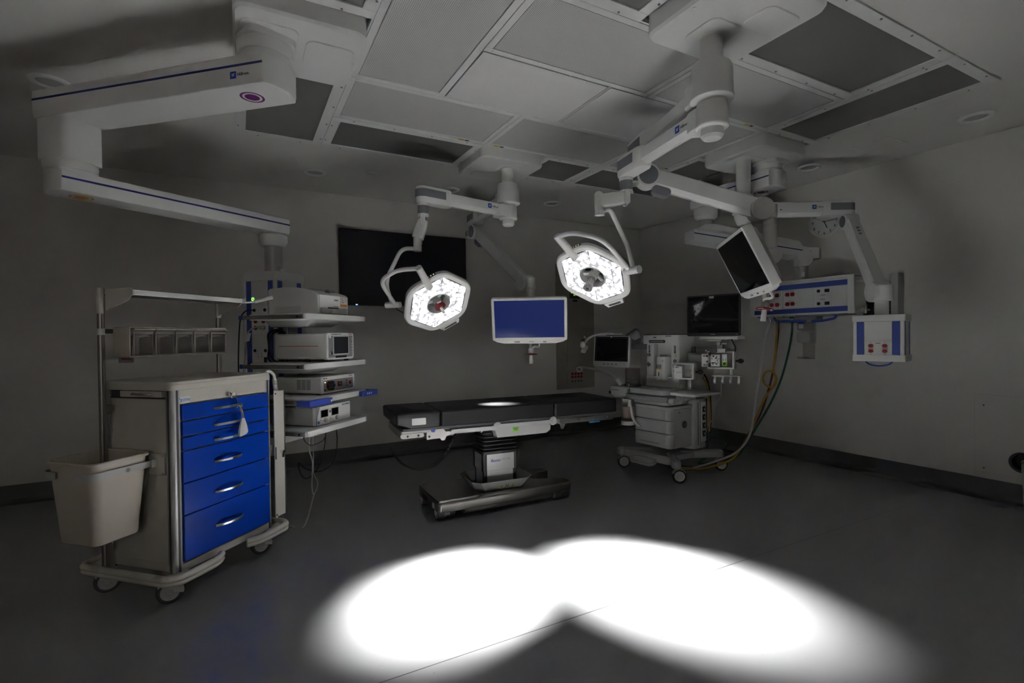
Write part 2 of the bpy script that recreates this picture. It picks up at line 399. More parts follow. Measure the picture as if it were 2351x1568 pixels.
def diffuser(x0, y0, x1, y1, label, tag=None):
    cx, cy = (x0+x1)/2, (y0+y1)/2; w, d = x1-x0-.006, y1-y0-.006; fw = .04
    t = thing('air_diffuser', label, 'ceiling air vent', (cx, cy, H+.05), group='perforated air vents of the ceiling grid')
    m = MB(FRAMEW)
    for sx, sy, a, b in ((0, 1, w, fw), (0, -1, w, fw), (1, 0, fw, d-2*fw), (-1, 0, fw, d-2*fw)):
        m.box((cx+sx*(w-fw)/2, cy+sy*(d-fw)/2, H-.002), (a, b, .012))
    m.box((cx, cy, H+.04), (w, d, .02)); obj('frame', m, t, .0015)
    q = MB(PERF).box((cx, cy, H-.003), (w-2*fw-.008, d-2*fw-.008, .006))
    obj('perforated_plate', q, t, .001)
    if tag:
        obj('tag', MB(YELINK).box((tag[0]-.03, tag[1], H-.0087), (.05, .022, .001)).m(DGREY).box((tag[0]+.02, tag[1], H-.0087), (.035, .022, .001)), t)
    kn = MB(FRAMEW); 
    for sx in (-1, 1):
        for sy in (-1, 1): kn.cyl((cx+sx*(w/2-.05), cy+sy*(d/2-.02), H-.011), (cx+sx*(w/2-.05), cy+sy*(d/2-.02), H-.008), .007, n=10)
    obj('fastener', kn, t)['kind'] = 'stuff'
diffuser(X1, Y1, X2, Y3, 'large perforated air vent right of the purple-ringed arm mount', (1.195, 2.02))
diffuser(X2, Y1, X4, Y2, 'large perforated air vent in front of the near lamp mount')
diffuser(X4, Y1, X6, Y2, 'perforated air vent beyond the dark light right of the near lamp mount', (3.5, 2.56))
diffuser(X1, Y3, X3, Y4, 'wide perforated air vent between plain tiles and the dark light left of the middle mount', (1.65, 3.812))
diffuser(X3, Y3, X5, Y4, 'wide perforated air vent in front of the middle lamp mount', (1.97, 3.812))
diffuser(X5, Y2, X6, Y4, 'perforated air vent left of the mount carrying the outlet arms', (3.66, 3.6))
def tile(x0, x1, y0, y1, label):
    m = MB(TILEW).b2((x0+.014, y0+.014, H-.004), (x1-.014, y1-.014, H+.03))
    single('ceiling_tile', m, label, 'ceiling tile', ((x0+x1)/2, (y0+y1)/2, H), 'plain ceiling tiles', bevel=.002)
tile(X2, 2.155, Y2, Y3, 'plain white ceiling tile at the middle of the grid, left of its twin')
tile(2.155, X5, Y2, Y3, 'plain white ceiling tile behind the near lamp arms')
tb = MB(FRAMEW)
for x in (X1, X2, X3, X4, X5, X6): tb.b2((x-.006, GY0, H-.001), (x+.006, GY1, H+.02))
for y in (Y1, Y2, Y3, Y4): tb.b2((GX0, y-.006, H-.0012), (GX1, y+.006, H+.02))
tb.b2((2.149, Y2, H-.001), (2.161, Y3, H+.02))
struct('trim_2', tb)

def downlight(x, y, label):
    t = thing('recessed_downlight', label, 'downlight', (x, y, H), group='round recessed downlights')
    obj('trim_ring', MB(RINGW).lathe([(.068, 0.0), (.070, -.004), (.078, -.013), (.100, -.011), (.108, -.002), (.108, .001)], M.Translation((x, y, H)), 36, caps=False), t)
    obj('lens', MB(LGREY).cyl((x, y, H-.0005), (x, y, H-.0025), .070, n=32), t)
downlight(.678, 5.213, 'round downlight above the left end of the wall television')
downlight(2.06, 5.19, 'round downlight behind the left lamp elbow, nearest the television right end')
downlight(3.394, 5.185, 'round downlight between the two lamp booms above the steel wall panel')
downlight(4.93, 2.96, 'round downlight above the clock and the grey outlet arm')
downlight(4.93, 1.689, 'round downlight nearest the camera on the right side')
downlight(-1.0, 4.12, 'round downlight half hidden behind the end of the purple-ringed arm')
single('smoke_detector', MB(FRAMEW).lathe([(.05, 0), (.048, -.012), (.035, -.018), (.001, -.018)], M.Translation((1.18, 5.01, H)), 28), 'tiny round white detector on the ceiling between two downlights', 'detector', (1.18, 5.01, H))
single('smoke_detector', MB(FRAMEW).lathe([(.05, 0), (.048, -.012), (.035, -.018), (.001, -.018)], M.Translation((-1.1, 4.62, H)), 28), 'tiny round white ceiling detector below the end of the purple-ringed arm', 'detector', (-1.1, 4.62, H))
q = thing('access_hatch', 'square ceiling hatch near the right wall beyond the long light', 'hatch', (4.93, 2.34, H))
obj('frame', MB(FRAMEW).b2((4.78, 2.19, H-.005), (5.08, 2.49, H)), q, .002); obj('door', MB(CEILW).b2((4.80, 2.21, H-.007), (5.06, 2.47, H-.004)), q, .001)

# ------------------------------------------------------------------ back wall: television, steel service panel, outlets
tv = thing('television', 'large black flat television mounted on the back wall', 'television', (1.76, 5.85, 2.185))
obj('casing', MB(BLACK).b2((1.0, 5.84, 1.757), (2.525, 5.90, 2.617)), tv, .004)
obj('screen', MB(TVS).b2((1.014, 5.837, 1.775), (2.511, 5.841, 2.605)), tv)
obj('power_light', MB(LEDB).box((1.18, 5.838, 1.765), (.022, .006, .010)), tv, label='glowing blue power light')
obj('bracket', MB(DGREY).b2((1.4, 5.895, 1.95), (2.1, 5.913, 2.4)), tv)
obj('cable', MB(RUBBER).tube(smooth_path([(1.62, 5.89, 1.76), (1.66, 5.90, 1.72), (1.74, 5.905, 1.68), (1.83, 5.905, 1.66)]), .005), tv)

wp = thing('service_panel', 'tall brown steel service panel set in the back wall', 'panel', (4.22, 5.91, 1.51))
obj('plate', MB(PANELST).b2((3.905, 5.905, .63), (4.565, 5.914, 2.39)), wp, .002)
obj('door', MB(PANELST).b2((4.085, 5.898, .955), (4.39, 5.906, 1.83)).m(DSTEEL).cyl((4.11, 5.896, 1.4), (4.11, 5.899, 1.4), .012), wp, .001)
g = obj('gauge', MB(DGREY).b2((4.135, 5.894, 1.91), (4.31, 5.905, 2.015)).m(BLACK).b2((4.19, 5.892, 1.865), (4.265, 5.905, 1.895)), wp, .002, label='dark display unit with lit green digits')
XT = Fr((4.222, 5.8925, 1.965), (0, -1, 0), y=(0, 0, 1))
obj('digits', MB().text('61', .048, XT, LEDY).m(LEDG).box((4.162, 5.893, 1.993), (.014, .004, .014)).m(ORINK).box((4.19, 5.893, 1.998), (.01, .003, .01)), g)
s = obj('socket_plate', MB(PANELST).b2((4.08, 5.899, .70), (4.41, 5.906, .875)), wp, .001)
k = MB(RED)
for i in range(4):
    for z in (.84, .795): k.cyl((4.165+i*.053, 5.899, z), (4.165+i*.053, 5.893, z), .018, n=18)
k.m(GREEN)
for i in range(4): k.cyl((4.165+i*.053, 5.899, .735), (4.165+i*.053, 5.893, .735), .012, n=14)
obj('socket', k, s)['kind'] = 'stuff'
sc = MB(DSTEEL)
for x in (3.93, 4.54):
    for z in (.68, 1.5, 2.1, 2.34): sc.cyl((x, 5.905, z), (x, 5.901, z), .007, n=10)
obj('screw', sc, wp)['kind'] = 'stuff'

def wall_outlet(x, z, label, w=.115, h=.115):
    t = thing('wall_outlet', label, 'outlet', (x, 5.905, z))
    obj('plate', MB(MGREY).b2((x-w/2, 5.905, z-h/2), (x+w/2, 5.913, z+h/2)), t, .002)
    obj('socket', MB(RED).b2((x-.035, 5.901, z-.03), (x+.035, 5.907, z+.035)), t, .002, label='red socket')
wall_outlet(-.93, 1.24, 'red outlet on the back wall below the bin rack')
wall_outlet(3.80, 1.37, 'red outlet on the back wall below the blue monitor', .07, .115)

# ------------------------------------------------------------------ right wall: clock, sanitizer, suction inlet, glove box holder
ck = thing('wall_clock', 'round white wall clock on the right wall half behind the outlet arm', 'clock', (5.45, 3.11, 2.55))
XC = Fr((5.47, 3.11, 2.55), (-1, 0, 0), y=(0, 0, 1))
obj('case', MB(WHITE).lathe([(.165, 0), (.168, .012), (.168, .026), (.158, .036), (.15, .03)], XC, 44, caps=False), ck)
f_ = MB(PAPER).lathe([(.155, .024), (.001, .024)], XC, 40, caps=False)
for k in range(1, 13):
    a = PI/2-k*PI/6; f_.text(str(k), .042, XC @ M.Translation((.122*math.cos(a), .122*math.sin(a), .026)), INK)
obj('dial', f_, ck)
def hand(name, ang, L, w, z):
    a = PI/2-math.radians(ang); obj(name, MB(INK).box((L*.42, 0, z), (L*1.16, w, .0015), XC @ M.Rotation(a, 4, 'Z')), ck)
hand('hour_hand', 157, .075, .008, .028); hand('minute_hand', 88, .118, .006, .030); hand('second_hand', 300, .09, .002, .032)

sd = thing('sanitizer_dispenser', 'clear hand sanitizer dispenser on the right wall', 'dispenser', (5.43, 3.29, 1.40))
obj('back_plate', MB(LGREY).b2((5.452, 3.215, 1.26), (5.47, 3.37, 1.58)), sd, .004)
obj('refill_window', MB(CLEAR).prism(rrect(.145, .17, .02), 0, .085, Fr((5.452, 3.293, 1.49), (-1, 0, 0), y=(0, 0, 1))).m(BLUEINK).box((5.366, 3.318, 1.50), (.002, .055, .04)).m(PAPER).box((5.3665, 3.318, 1.475), (.002, .055, .09)), sd, .004)
obj('dispenser_body', MB(LGREY).prism(rrect(.15, .12, .03), 0, .095, Fr((5.452, 3.293, 1.335), (-1, 0, 0), y=(0, 0, 1))), sd, .006)
obj('drip_tray', MB(CLEAR).b2((5.45, 3.225, 1.10), (5.462, 3.355, 1.28)).b2((5.35, 3.225, 1.10), (5.46, 3.355, 1.112)).b2((5.35, 3.225, 1.11), (5.355, 3.355, 1.125)), sd, .002)

# round opening low on the right wall with a pipe
si = thing('wall_inlet', 'round dark wall opening with white pipe, low at the right edge', 'pipe', (5.47, 1.595, .325))
XI = Fr((5.47, 1.595, .325), (-1, 0, 0), y=(0, 0, 1))
obj('ring', MB(BLACK).lathe([(.062, -.1), (.062, .004), (.078, .006), (.082, .001)], XI, 32, caps=False).m(WALLP).lathe([(.080, .001), (.135, .0008)], XI, 32, caps=False), si)
obj('hole_back', MB(BLACK).b2((5.55, 1.50, .24), (5.57, 1.69, .41)), si)
obj('pipe', MB(PLAST).cyl((5.50, 1.575, .33), (5.40, 1.545, .255), .033).cyl((5.40, 1.545, .255), (5.28, 1.50, .02), .03).m(DGREY).ring(.031, .0345, .03, .036, Fr((5.50, 1.575, .33), V((-.1, -.03, -.075)), y=(0, 0, 1))), si)
# ------------------------------------------------------------------ surgical lamps and their twin monitor booms
def hub(mb, x, y, z0, z1, r, lip=.012, cap=0):
    mb.lathe([(r*.55, z1), (r*.92, z1-.004), (r, z1-.03), (r*1.02, z0+.03), (r*1.05, z0+.022), (r*1.05, z0+.008), (r*.92, z0), (r*.4, z0)], M.Translation((x, y, 0)), 36, caps=True)
def bar(mb, P, Q, w, h, c=.018, taper=1.0):
    P, Q = V(P), V(Q); X = Fr(P, Q-P, y=(0, 0, 1)); L = (Q-P).length
    def sec(s): return [(-w/2*s, h/2-c*.5), (-w/2*s+c*.5, h/2), (w/2*s-c*.5, h/2), (w/2*s, h/2-c*.5), (w/2*s, -h/2+c*1.6), (w/2*s-c*1.3, -h/2), (-w/2*s+c*1.3, -h/2), (-w/2*s, -h/2+c*1.6)]
    mb.loft([[(x, y, 0) for x, y in sec(1)], [(x, y, L) for x, y in sec(taper)]], X)
def stadium(l0, l1, r, n=10):
    p = [(l1+r*math.cos(a), r*math.sin(a)) for a in [-PI/2+PI*k/n for k in range(n+1)]]
    return p+[(l0+r*math.cos(a), r*math.sin(a)) for a in [PI/2+PI*k/n for k in range(n+1)]]
def elbow(parent, E, toward, z, name='elbow', h=.13, r=.058, back=.20):
    """white elbow housing with grey side inlays; toward = unit vector back along the arm"""
    d = V((toward[0], toward[1], 0)).normalized(); X = Fr((E[0], E[1], 0), (0, 0, 1), x=d)
    m = MB(ARMW); p = stadium(0, back, r); ring = []
    for s, zz in ((.86, z-h*.5), (1, z-h*.36), (1, z+h*.38), (.9, z+h*.5)):
        ring.append([((x*1 if x < .02 else x)*1.0*(s if x < 0 else 1), y*s, zz) for x, y in p])
    m.loft(ring, X); e = obj(name, m, parent, .004)
    q = MB(INSET)
    pi = stadium(.0, back-.03, r+.0018)
    q.prism([(x, y) for x, y in pi if True], z-h*.16, z+h*.32, X)
    obj('grey_inlay', q, e, .002); return e
def ceiling_cover(parent, x0, y0, x1, y1, ax, plates=()):
    m = MB(ARMW); w, d = x1-x0, y1-y0
    X = M.Translation(((x0+x1)/2, (y0+y1)/2, 0))
    m.loft([[(*p, H+.02) for p in rrect(w, d, .07, 6)], [(*p, 2.915) for p in rrect(w, d, .07, 6)], [(*p, 2.900) for p in rrect(w-.02, d-.02, .062, 6)]], X)
    c = obj('ceiling_cover', m, parent, 0)
    for (px, py, pw, pd) in plates:
        q = MB(ARMW).prism(rrect(pw, pd, .045, 5), 2.893, 2.902, M.Translation((px, py, 0)))
        obj('cover_plate', q, c, .003)
    s = MB(WHITE)
    for sx, sy in ((.05, .5), (.95, .5)): s.cyl((x0+w*sx, y0+d*sy, 2.895), (x0+w*sx, y0+d*sy, 2.901), .009, n=12)
    obj('cap_screw', s, c)['kind'] = 'stuff'
    return c

def lamp_head(parent, c, n, sp, handle, aim):
    c, n = V(c), V(n).normalized(); u = n.cross(V((0, 0, 1))).normalized(); w = n.cross(u)
    X = Fr(c, n, x=u*math.cos(sp)+w*math.sin(sp))
    hexo = rpoly(ngon(.312, 6), .085, 6); hexi = rpoly(ngon(.262, 6), .03, 4)
    def rg(pts, s, z): return [(x*s, y*s, z) for x, y in pts]
    m = MB(ARMW)
    m.loft([rg(hexo, .40, -.085), rg(hexo, .80, -.078), rg(hexo, .97, -.05), rg(hexo, 1.0, -.03), rg(hexo, 1.0, -.006), rg(hexo, .965, .004)], X, caps=False)
    m.loft([rg(hexo, .965, .004), rg(rpoly(ngon(.262, 6), .085, 6), 1.0, -.004)], X, caps=False)
    m.m(DGREY).loft([rg(rpoly(ngon(.262, 6), .085, 6), 1.0, -.004), rg(rpoly(ngon(.262, 6), .085, 6), .39, -.008)], X, caps=False)
    # hole ring with spokes and hub
    m.m(ARMW).lathe([(.098, -.008), (.098, .006), (.091, .006), (.086, -.02), (.083, -.075), (.10, -.084)], X, 40, caps=False)
    m.m(DGREY).cyl(X @ V((0, 0, -.075)), X @ V((0, 0, -.085)), .1, n=30).m(ARMW).cyl(X @ V((0, 0, -.078)), X @ V((0, 0, -.02)), .034, n=24)
    for a in (100, 220, 340):
        m.box((.06, 0, -.045), (.06, .026, .02), X @ M.Rotation(math.radians(a), 4, 'Z'))
    m.m(BLACK).loft([rg(hexo, 1.004, -.034), rg(hexo, 1.004, -.040)], X, caps=False)
    head = obj('lamp_head', m, parent)
    # LED sectors
    ln = MB(LENS); g = .0035
    for k in range(6):
        a0, a1 = k*PI/3, (k+1)*PI/3
        def hexr(R, a):
            b = (a % (PI/3))-PI/6; return R*math.cos(PI/6)/math.cos(b)
        for r0, r1, hx0 in ((.098, .175, False), (.175, .25, True)):
            N = 8; inn = []; outp = []
            for j in range(N+1):
                a = a0+.020+(a1-a0-.040)*j/N
                ri = (r0+g) if not hx0 else hexr(r0, a)*1.02; ro = hexr(r1, a)*(1.0 if r1 < .2 else 1.0)-(g if r1 < .2 else 0)
                inn.append((ri*math.cos(a), ri*math.sin(a))); outp.append((ro*math.cos(a), ro*math.sin(a)))
            ln.prism(inn+outp[::-1], -.006, .001, X)
    obj('led_lens', ln, head)
    hm = MB(ARMW)
    if handle == 'red':
        hm.cyl(X @ V((0, 0, -.03)), X @ V((0, 0, .02)), .03, n=24).m(DRED).lathe([(.03, .012), (.04, .02), (.044, .045), (.030, .055)], X, 28).m(PAPER)
        for a in (20, 140, 260): hm.box((.0435, 0, .034), (.002, .035, .014), X @ M.Rotation(math.radians(a), 4, 'Z'))
        hm.m(WHITE).cyl(X @ V((0, 0, .05)), X @ V((0, 0, .115)), .013, .011, 18)
        obj('handle', hm, head, label='red collared white handle')
    else:
        hm.cyl(X @ V((0, 0, -.03)), X @ V((0, 0, .02)), .036, .031, 24).m(CLEAR).cyl(X @ V((0, 0, .02)), X @ V((0, 0, .10)), .028, n=24)
        hm.m(ALU)
        for k in range(10):
            a = 2*PI*k/10; hm.cyl(X @ V((.025*math.cos(a), .025*math.sin(a), .02)), X @ V((.025*math.cos(a), .025*math.sin(a), .10)), .0028, n=6)
        hm.m(LGREY).cyl(X @ V((0, 0, .02)), X @ V((0, 0, .1)), .017, n=20)
        hm.m(MGREY).lathe([(.030, .10), (.033, .104), (.033, .122), (.026, .126), (.012, .124)], X, 28).m(BLACK).cyl(X @ V((0, 0, .122)), X @ V((0, 0, .1265)), .011, n=18)
        obj('camera_handle', hm, head, label='clear camera handle with grey end')
    # control bar on one edge, status lights on the edge by the yoke
    for kk, kind in ((1, 'bar'), (4, 'leds')):
        a = kk*PI/3+PI/6; Y = X @ M.Rotation(a, 4, 'Z')
        if kind == 'bar':
            cb = MB(ARMW).prism([(.262, -.088), (.262, .088), (.300, .074), (.300, -.074)], -.012, .012, Y).m(DGREY).box((.283, 0, .0125), (.017, .11, .002), Y)
            obj('control_panel', cb, head, .002)
        else:
            cb = MB(BLACK).box((.2665, -.055, -.022), (.012, .075, .014), Y).m(LEDY).box((.273, -.03, -.022), (.003, .005, .005), Y).m(LEDW).box((.273, -.052, -.022), (.003, .006, .006), Y).box((.273, -.075, -.022), (.003, .006, .006), Y)
            obj('status_light', cb, head)
    for k in range(6):
        a = k*PI/3+PI/6
        ld = bpy.data.lights.new('lamp_sector', 'AREA'); ld.shape = 'DISK'; ld.size = .145; ld.energy = LAMP_W; ld.color = (1.0, .985, .97); ld.spread = LAMP_SPREAD
        lo = bpy.data.objects.new('lamp_sector', ld); COL.objects.link(lo)
        Pp = X @ V((.172*math.cos(a), .172*math.sin(a), .006)); Z = c-V(aim[0])   # sector modules converge on one spot
        lo.matrix_world = Fr(Pp, Z, y=(0, 0, 1))
    if aim[1]:      # added narrow light below the lens, brightens the near edge of the table
        ld = bpy.data.lights.new('added_table_spot', 'AREA'); ld.shape = 'DISK'; ld.size = .06; ld.energy = 8.0; ld.color = (1.0, .985, .97); ld.spread = math.radians(17)
        lo = bpy.data.objects.new('added_table_spot', ld); COL.objects.link(lo)
        Pp = X @ V((0, 0, .006))+(V((0, 0, -1))+n*n.z).normalized()*.20; lo.matrix_world = Fr(Pp, Pp-V(aim[1]), y=(0, 0, 1))
    return head, X

def light_boom(label, mlabel, ax, rect, E, ME, lampc, lampn, lsp, handle, link, y1end, z_mon, monitor, platepos, stubk, sgn, aim):
    L = thing('surgical_light', label, 'surgical light', (*ax, H), group='hexagonal surgical lamps on ceiling booms')
    ceiling_cover(L, *rect, ax, platepos)
    zh, zl = 2.665, 2.512
    m = MB(ARMW).cyl((*ax, 2.76), (*ax, 2.902), .056, n=32).ring(.055, .0575, 2.80, 2.803, M.Translation((*ax, 0)))
    obj('post', m, L)
    d = (V(E)-V(ax)).normalized()
    m = MB(); m.m(ARMW); hub(m, *ax, 2.435, 2.572, .078); m.lathe([(.055, 2.44), (.056, 2.40), (.046, 2.385), (.001, 2.385)], M.Translation((*ax, 0)), 30)
    X = Fr((*ax, 0), (0, 0, 1), x=(d.x, d.y, 0)); m.prism(stadium(0, .10, .062), zl-.06, zl+.045, X)
    obj('lower_hub', m, L, .004)
    m = MB(ARMW); a0 = V((*ax, 0))+V((d.x, d.y, 0))*.07; bar(m, (a0.x, a0.y, zl), (E[0]-d.x*.12, E[1]-d.y*.12, zl), .075, .10)
    side = V((d.y, -d.x, 0)); 
    if side.dot(V((*ax, 0))-V((0, 0, 0))) > 0: side = -side
    lp = V((*ax, zl+.012))+V((d.x, d.y, 0))*.24+side*.0378
    arm = obj('swing_arm', m, L)
    lg = MB(); logo(lg, Fr(lp, side, y=(0, 0, 1)), .038); obj('maker_mark', lg, arm)
    elbow(L, E, -d, zl, h=.13)
    J = V((*E, 0))
    m = MB(ARMW).cyl((*E, 2.425), (*E, 2.45), .046, n=28).m(INSET).cyl((*E, 2.36), (*E, 2.428), .043, n=28).m(ARMW).cyl((*E, 2.348), (*E, 2.362), .044, n=28)
    obj('swivel_joint', m, L, .002)
    # fork and link down to the yoke post
    T = V(link[0]); Bq = V(link[1]); ld_ = V((T.x-E[0], T.y-E[1], 0))
    ld_ = ld_.normalized() if ld_.length > .02 else V((-.8, -.6, 0)); sd = V((-ld_.y, ld_.x, 0))
    m = MB(ARMW)
    for s in (-1, 1): m.prism(stadium(-.04, .012, .02), -.006, .006, Fr(V((*E, 2.322))+sd*.034*s, sd, y=(0, 0, 1)) @ M.Rotation(PI/2, 4, 'Z'))
    m.box((E[0], E[1], 2.345), (.07, .07, .02)).m(INSET).box((0, 0, 0), (.05, .05, .05), Fr((E[0], E[1], 2.315), (0, 0, 1), x=ld_))
    obj('fork', m, L, .003)
    m = MB(ARMW); P0 = V((*E, 2.315)); P1 = V((T.x, T.y, T.z))
    def sec(P, w, h_, dirv):
        Xs = Fr(P, dirv, x=sd); return [tuple(Xs @ V((x, y, 0))) for x, y in rrect(w, h_, .015, 3)]
    dv = (P1-P0).normalized()
    m.loft([sec(P0, .058, .075, dv), sec(P0.lerp(P1, .5), .058, .095, dv), sec(P1, .066, .09, dv)])
    m.prism(stadium(-.03, .05, .032), -.037, -.031, Fr(P1+V((0, 0, .0)), sd, y=(0, 0, 1)) @ M.Rotation(PI/2, 4, 'Z'))
    obj('link', m, L, .004)
    m = MB(ARMW).cyl((T.x, T.y, T.z+.035), (Bq.x, Bq.y, Bq.z), .033, n=28).ring(.0325, .0345, Bq.z+.03, Bq.z+.033, M.Translation((T.x, T.y, 0)))
    obj('yoke_post', m, L, .003)
    c, n = V(lampc), V(lampn).normalized(); u = n.cross(V((0, 0, 1))).normalized(); w = n.cross(u)
    a = lsp+stubk*PI/3+PI/6; s = u*math.cos(a)+w*math.sin(a)
    dp = V((-s.y, s.x, 0)).normalized()*sgn
    piv = c+dp*.41; pe = c+s*.41
    m = MB(ARMW); Bm = Bq+V((0, 0, .02))
    m.tube(round_path([Bm]+[V(p) for p in y1end]+[piv+V((0, 0, .01))], .085, 8), .0165, 14)
    m.cyl(piv-dp*.045, piv+dp*.055, .026, n=26)
    obj('outer_yoke', m, L, 0)
    m = MB(ARMW); m.tube(round_path([piv-dp*.02, piv+s*.17-dp*.0, piv+s*.36-dp*.06, pe-s*.0+dp*.02], .11, 8) if False else round_path([piv-dp*.03, piv-dp*.03+s*.30, pe+dp*.17, pe], .10, 8), .0165, 14)
    m.cyl(piv-dp*.075, piv-dp*.03, .023, n=24)
    m.cyl(pe+s*.012, c+s*.20, .0255, .031, 26)
    m.m(DGREY).cyl(c+s*.33-n*.0+dp*.0275, c+s*.33+dp*.024, .005, n=8)
    obj('inner_yoke', m, L, 0)
    lamp_head(L, lampc, lampn, lsp, handle, aim)

    # monitor boom on the same axis
    B = thing('monitor_boom', mlabel, 'monitor', (*ax, 2.76), group='video monitors on spring arms')
    d = (V(ME)-V(ax)).normalized()
    m = MB(ARMW); hub(m, *ax, 2.575, 2.762, .102); m.lathe([(.09, 2.58), (.07, 2.572), (.07, 2.568)], M.Translation((*ax, 0)), 32)
    X = Fr((*ax, 0), (0, 0, 1), x=(d.x, d.y, 0)); m.prism(stadium(0, .12, .075), 2.60, 2.70, X)
    obj('upper_hub', m, B, .004)
    m = MB(ARMW); a0 = V((*ax, 0))+V((d.x, d.y, 0))*.09; bar(m, (a0.x, a0.y, 2.645), (ME[0]-d.x*.12, ME[1]-d.y*.12, 2.645), .08, .105)
    obj('swing_arm', m, B)
    elbow(B, ME, -d, 2.645, h=.135, r=.06)
    return B

def spring_arm(B, ME, zj, end, post_xy, post_z0, drop=.05):
    """fork below the elbow, spring arm to the end knuckle, post hanging from it"""
    A = V((*ME, zj)); e = V(end); d = V((e.x-A.x, e.y-A.y, 0)).normalized(); sd = V((d.y, -d.x, 0)); J = A+d*.07
    m = MB(ARMW).cyl((*ME, 2.585), (*ME, zj+.03), .045, n=28)
    X = Fr(A, sd, x=d)
    m.prism(stadium(-.035, .06, .050), -.050, .050, X)
    m.cyl(J-sd*.062, J+sd*.062, .078, n=36)
    fk = obj('fork', m, B, .004)
    m = MB(INSET).cyl(J-sd*.0635, J+sd*.0635, .064, n=36)
    m.prism(stadium(-.045, .05, .034), -.0515, .0515, X)
    obj('grey_inlay', m, fk, .001)
    m = MB(ARMW); dd = (e-J).normalized()
    bar(m, J+dd*.05, e-dd*.03, .085, .13, .02, .92)
    arm = obj('spring_arm', m, B)
    m = MB(INSET).prism(stadium(-.02, .05, .03), -.035, .035, Fr(J+dd*.08-V((0, 0, .075)), sd, x=dd)); obj('grey_inlay', m, arm, .002)
    m = MB(ARMW).cyl(e-sd*.058, e+sd*.058, .078, n=36)
    px = V((*post_xy, 0)); pd = V((px.x-e.x, px.y-e.y, 0))
    m.prism(stadium(0, pd.length, .046), -.05, .05, Fr((e.x, e.y, e.z-.012), (0, 0, 1), x=pd if pd.length > .01 else d))
    kn = obj('knuckle', m, B, .006)
    m = MB(ARMW).cyl((px.x, px.y, e.z-.02), (px.x, px.y, post_z0), .042, n=30).ring(.0415, .0435, e.z-.105, e.z-.10, M.Translation((px.x, px.y, 0))).ring(.0415, .0435, e.z-.115, e.z-.112, M.Translation((px.x, px.y, 0)))
    obj('drop_post', m, B, .002)

def boom_monitor(B, c, n, r, u, w, h, depth, on, hpos):
    c, n, r, u = V(c), V(n), V(r), V(u); X = M(((r.x, u.x, n.x, c.x), (r.y, u.y, n.y, c.y), (r.z, u.z, n.z, c.z), (0, 0, 0, 1)))
    m = MB(ARMW).prism(rrect(w, h, .018, 4), -depth, 0, X, scale=1.0)
    m.m(LGREY).prism(rrect(w*.9, h*.85, .03, 4), -depth-.03, -depth+.002, X, pts2=rrect(w*.96, h*.95, .02, 4))
    # lower lip with curved underside
    lip = [(-w/2+.01, -h/2+.012), (w/2-.01, -h/2+.012), (w/2-.03, -h/2-.012), (w/2-.10, -h/2-.028), (-w/2+.10, -h/2-.028), (-w/2+.03, -h/2-.012)]
    m.m(ARMW).prism(lip, -depth*.8, -.004, X)
    mon = obj('monitor', m, B, .003)
    bz = (.024, .022, .026, .026)
    s = MB(BLUESCR if on else GLASSY).box((0, .003, .0006), (w-.05, h-.052, .002), X); obj('screen', s, mon)
    k = MB(); k.text('SONY', .015, X @ M.Translation((.015, -h/2-.011, -.0035)), INK)
    k.text('OLED' if False else 'LMD', .008, X @ M.Translation((w/2-.045, h/2-.0115, .0004)), MGREY)
    if on: k.m(LEDY).box((-w*.27, -h/2-.013, -.003), (.006, .006, .003), X)
    k.m(MGREY).box((-w*.17, -h/2-.011, -.0038), (.05, .012, .001), X).box((w*.2, -h/2-.011, -.0038), (.03, .010, .001), X)
    obj('marking', k, mon)
    # sterile handle below: loop, red disc, stick
    hx = V(hpos[0]); hd = V(hpos[1]).normalized(); base = X @ V((0, -h/2-.02, -depth*.9))
    m = MB(LGREY).cyl(base, hx, .018, n=20).cyl(hx-hd*.004, hx+hd*.042, .026, n=24).m(DRED)
    Z = Fr(hx+hd*.042, hd, y=(0, 0, 1) if abs(hd.z) < .9 else (0, 1, 0))
    m.lathe([(.026, 0), (.055, .008), (.057, .012), (.03, .016)], Z, 32).m(PAPER)
    for a in (0, 120, 240): m.box((.042, 0, .0135), (.012, .04, .004), Z @ M.Rotation(math.radians(a), 4, 'Z'))
    m.m(WHITE).cyl(hx+hd*.05, hx+hd*.135, .016, .018, 22)
    m.m(WHITE).tube(smooth_path([base+X.to_3x3() @ V((.08, .01, 0)), base+X.to_3x3() @ V((.08, -.05, 0)), hx+X.to_3x3() @ V((.03, .02, .01)), hx+hd*.01]), .009, 10)
    obj('sterile_handle', m, mon, label='white stick handle with red disc')
    return mon, X

B1 = light_boom('hexagonal surgical lamp with red collared handle on the middle ceiling mount', 'flat monitor with lit blue screen on long spring arm from the middle mount',
                (2.168, 4.041), (1.83, 3.84, 2.44, 4.43), (1.304, 3.856), (2.25, 5.01), (1.403, 3.807, 1.654), (.1068, -.7451, -.6583), .70885, 'red',
                ((1.262, 3.877, 2.17), (1.260, 3.877, 2.068)), [AT(922, 570, 3.98), AT(884, 648, 3.98)], 2.46, True, [(2.20, 4.05, .24, .22), (2.03, 4.27, .22, .16)], 4, -1, ((2.03, 2.10, 0), (1.87, 3.72, .83)))
spring_arm(B1, (2.25, 5.01), 2.505, (2.325, 4.02, 1.875), (2.33, 3.935), 1.74)
boom_monitor(B1, (2.239, 3.809, 1.53), (-.5262, -.8072, -.2672), (.8376, -.5462, 0), (-.146, -.2238, .9636), .66, .385, .055, True, ((2.285, 3.86, 1.275), (0, 0, -1)))
m = MB(ARMW); m.cyl((2.33, 3.935, 1.76), (2.29, 3.88, 1.62), .03, n=20); obj('tilt_bracket', m, B1)

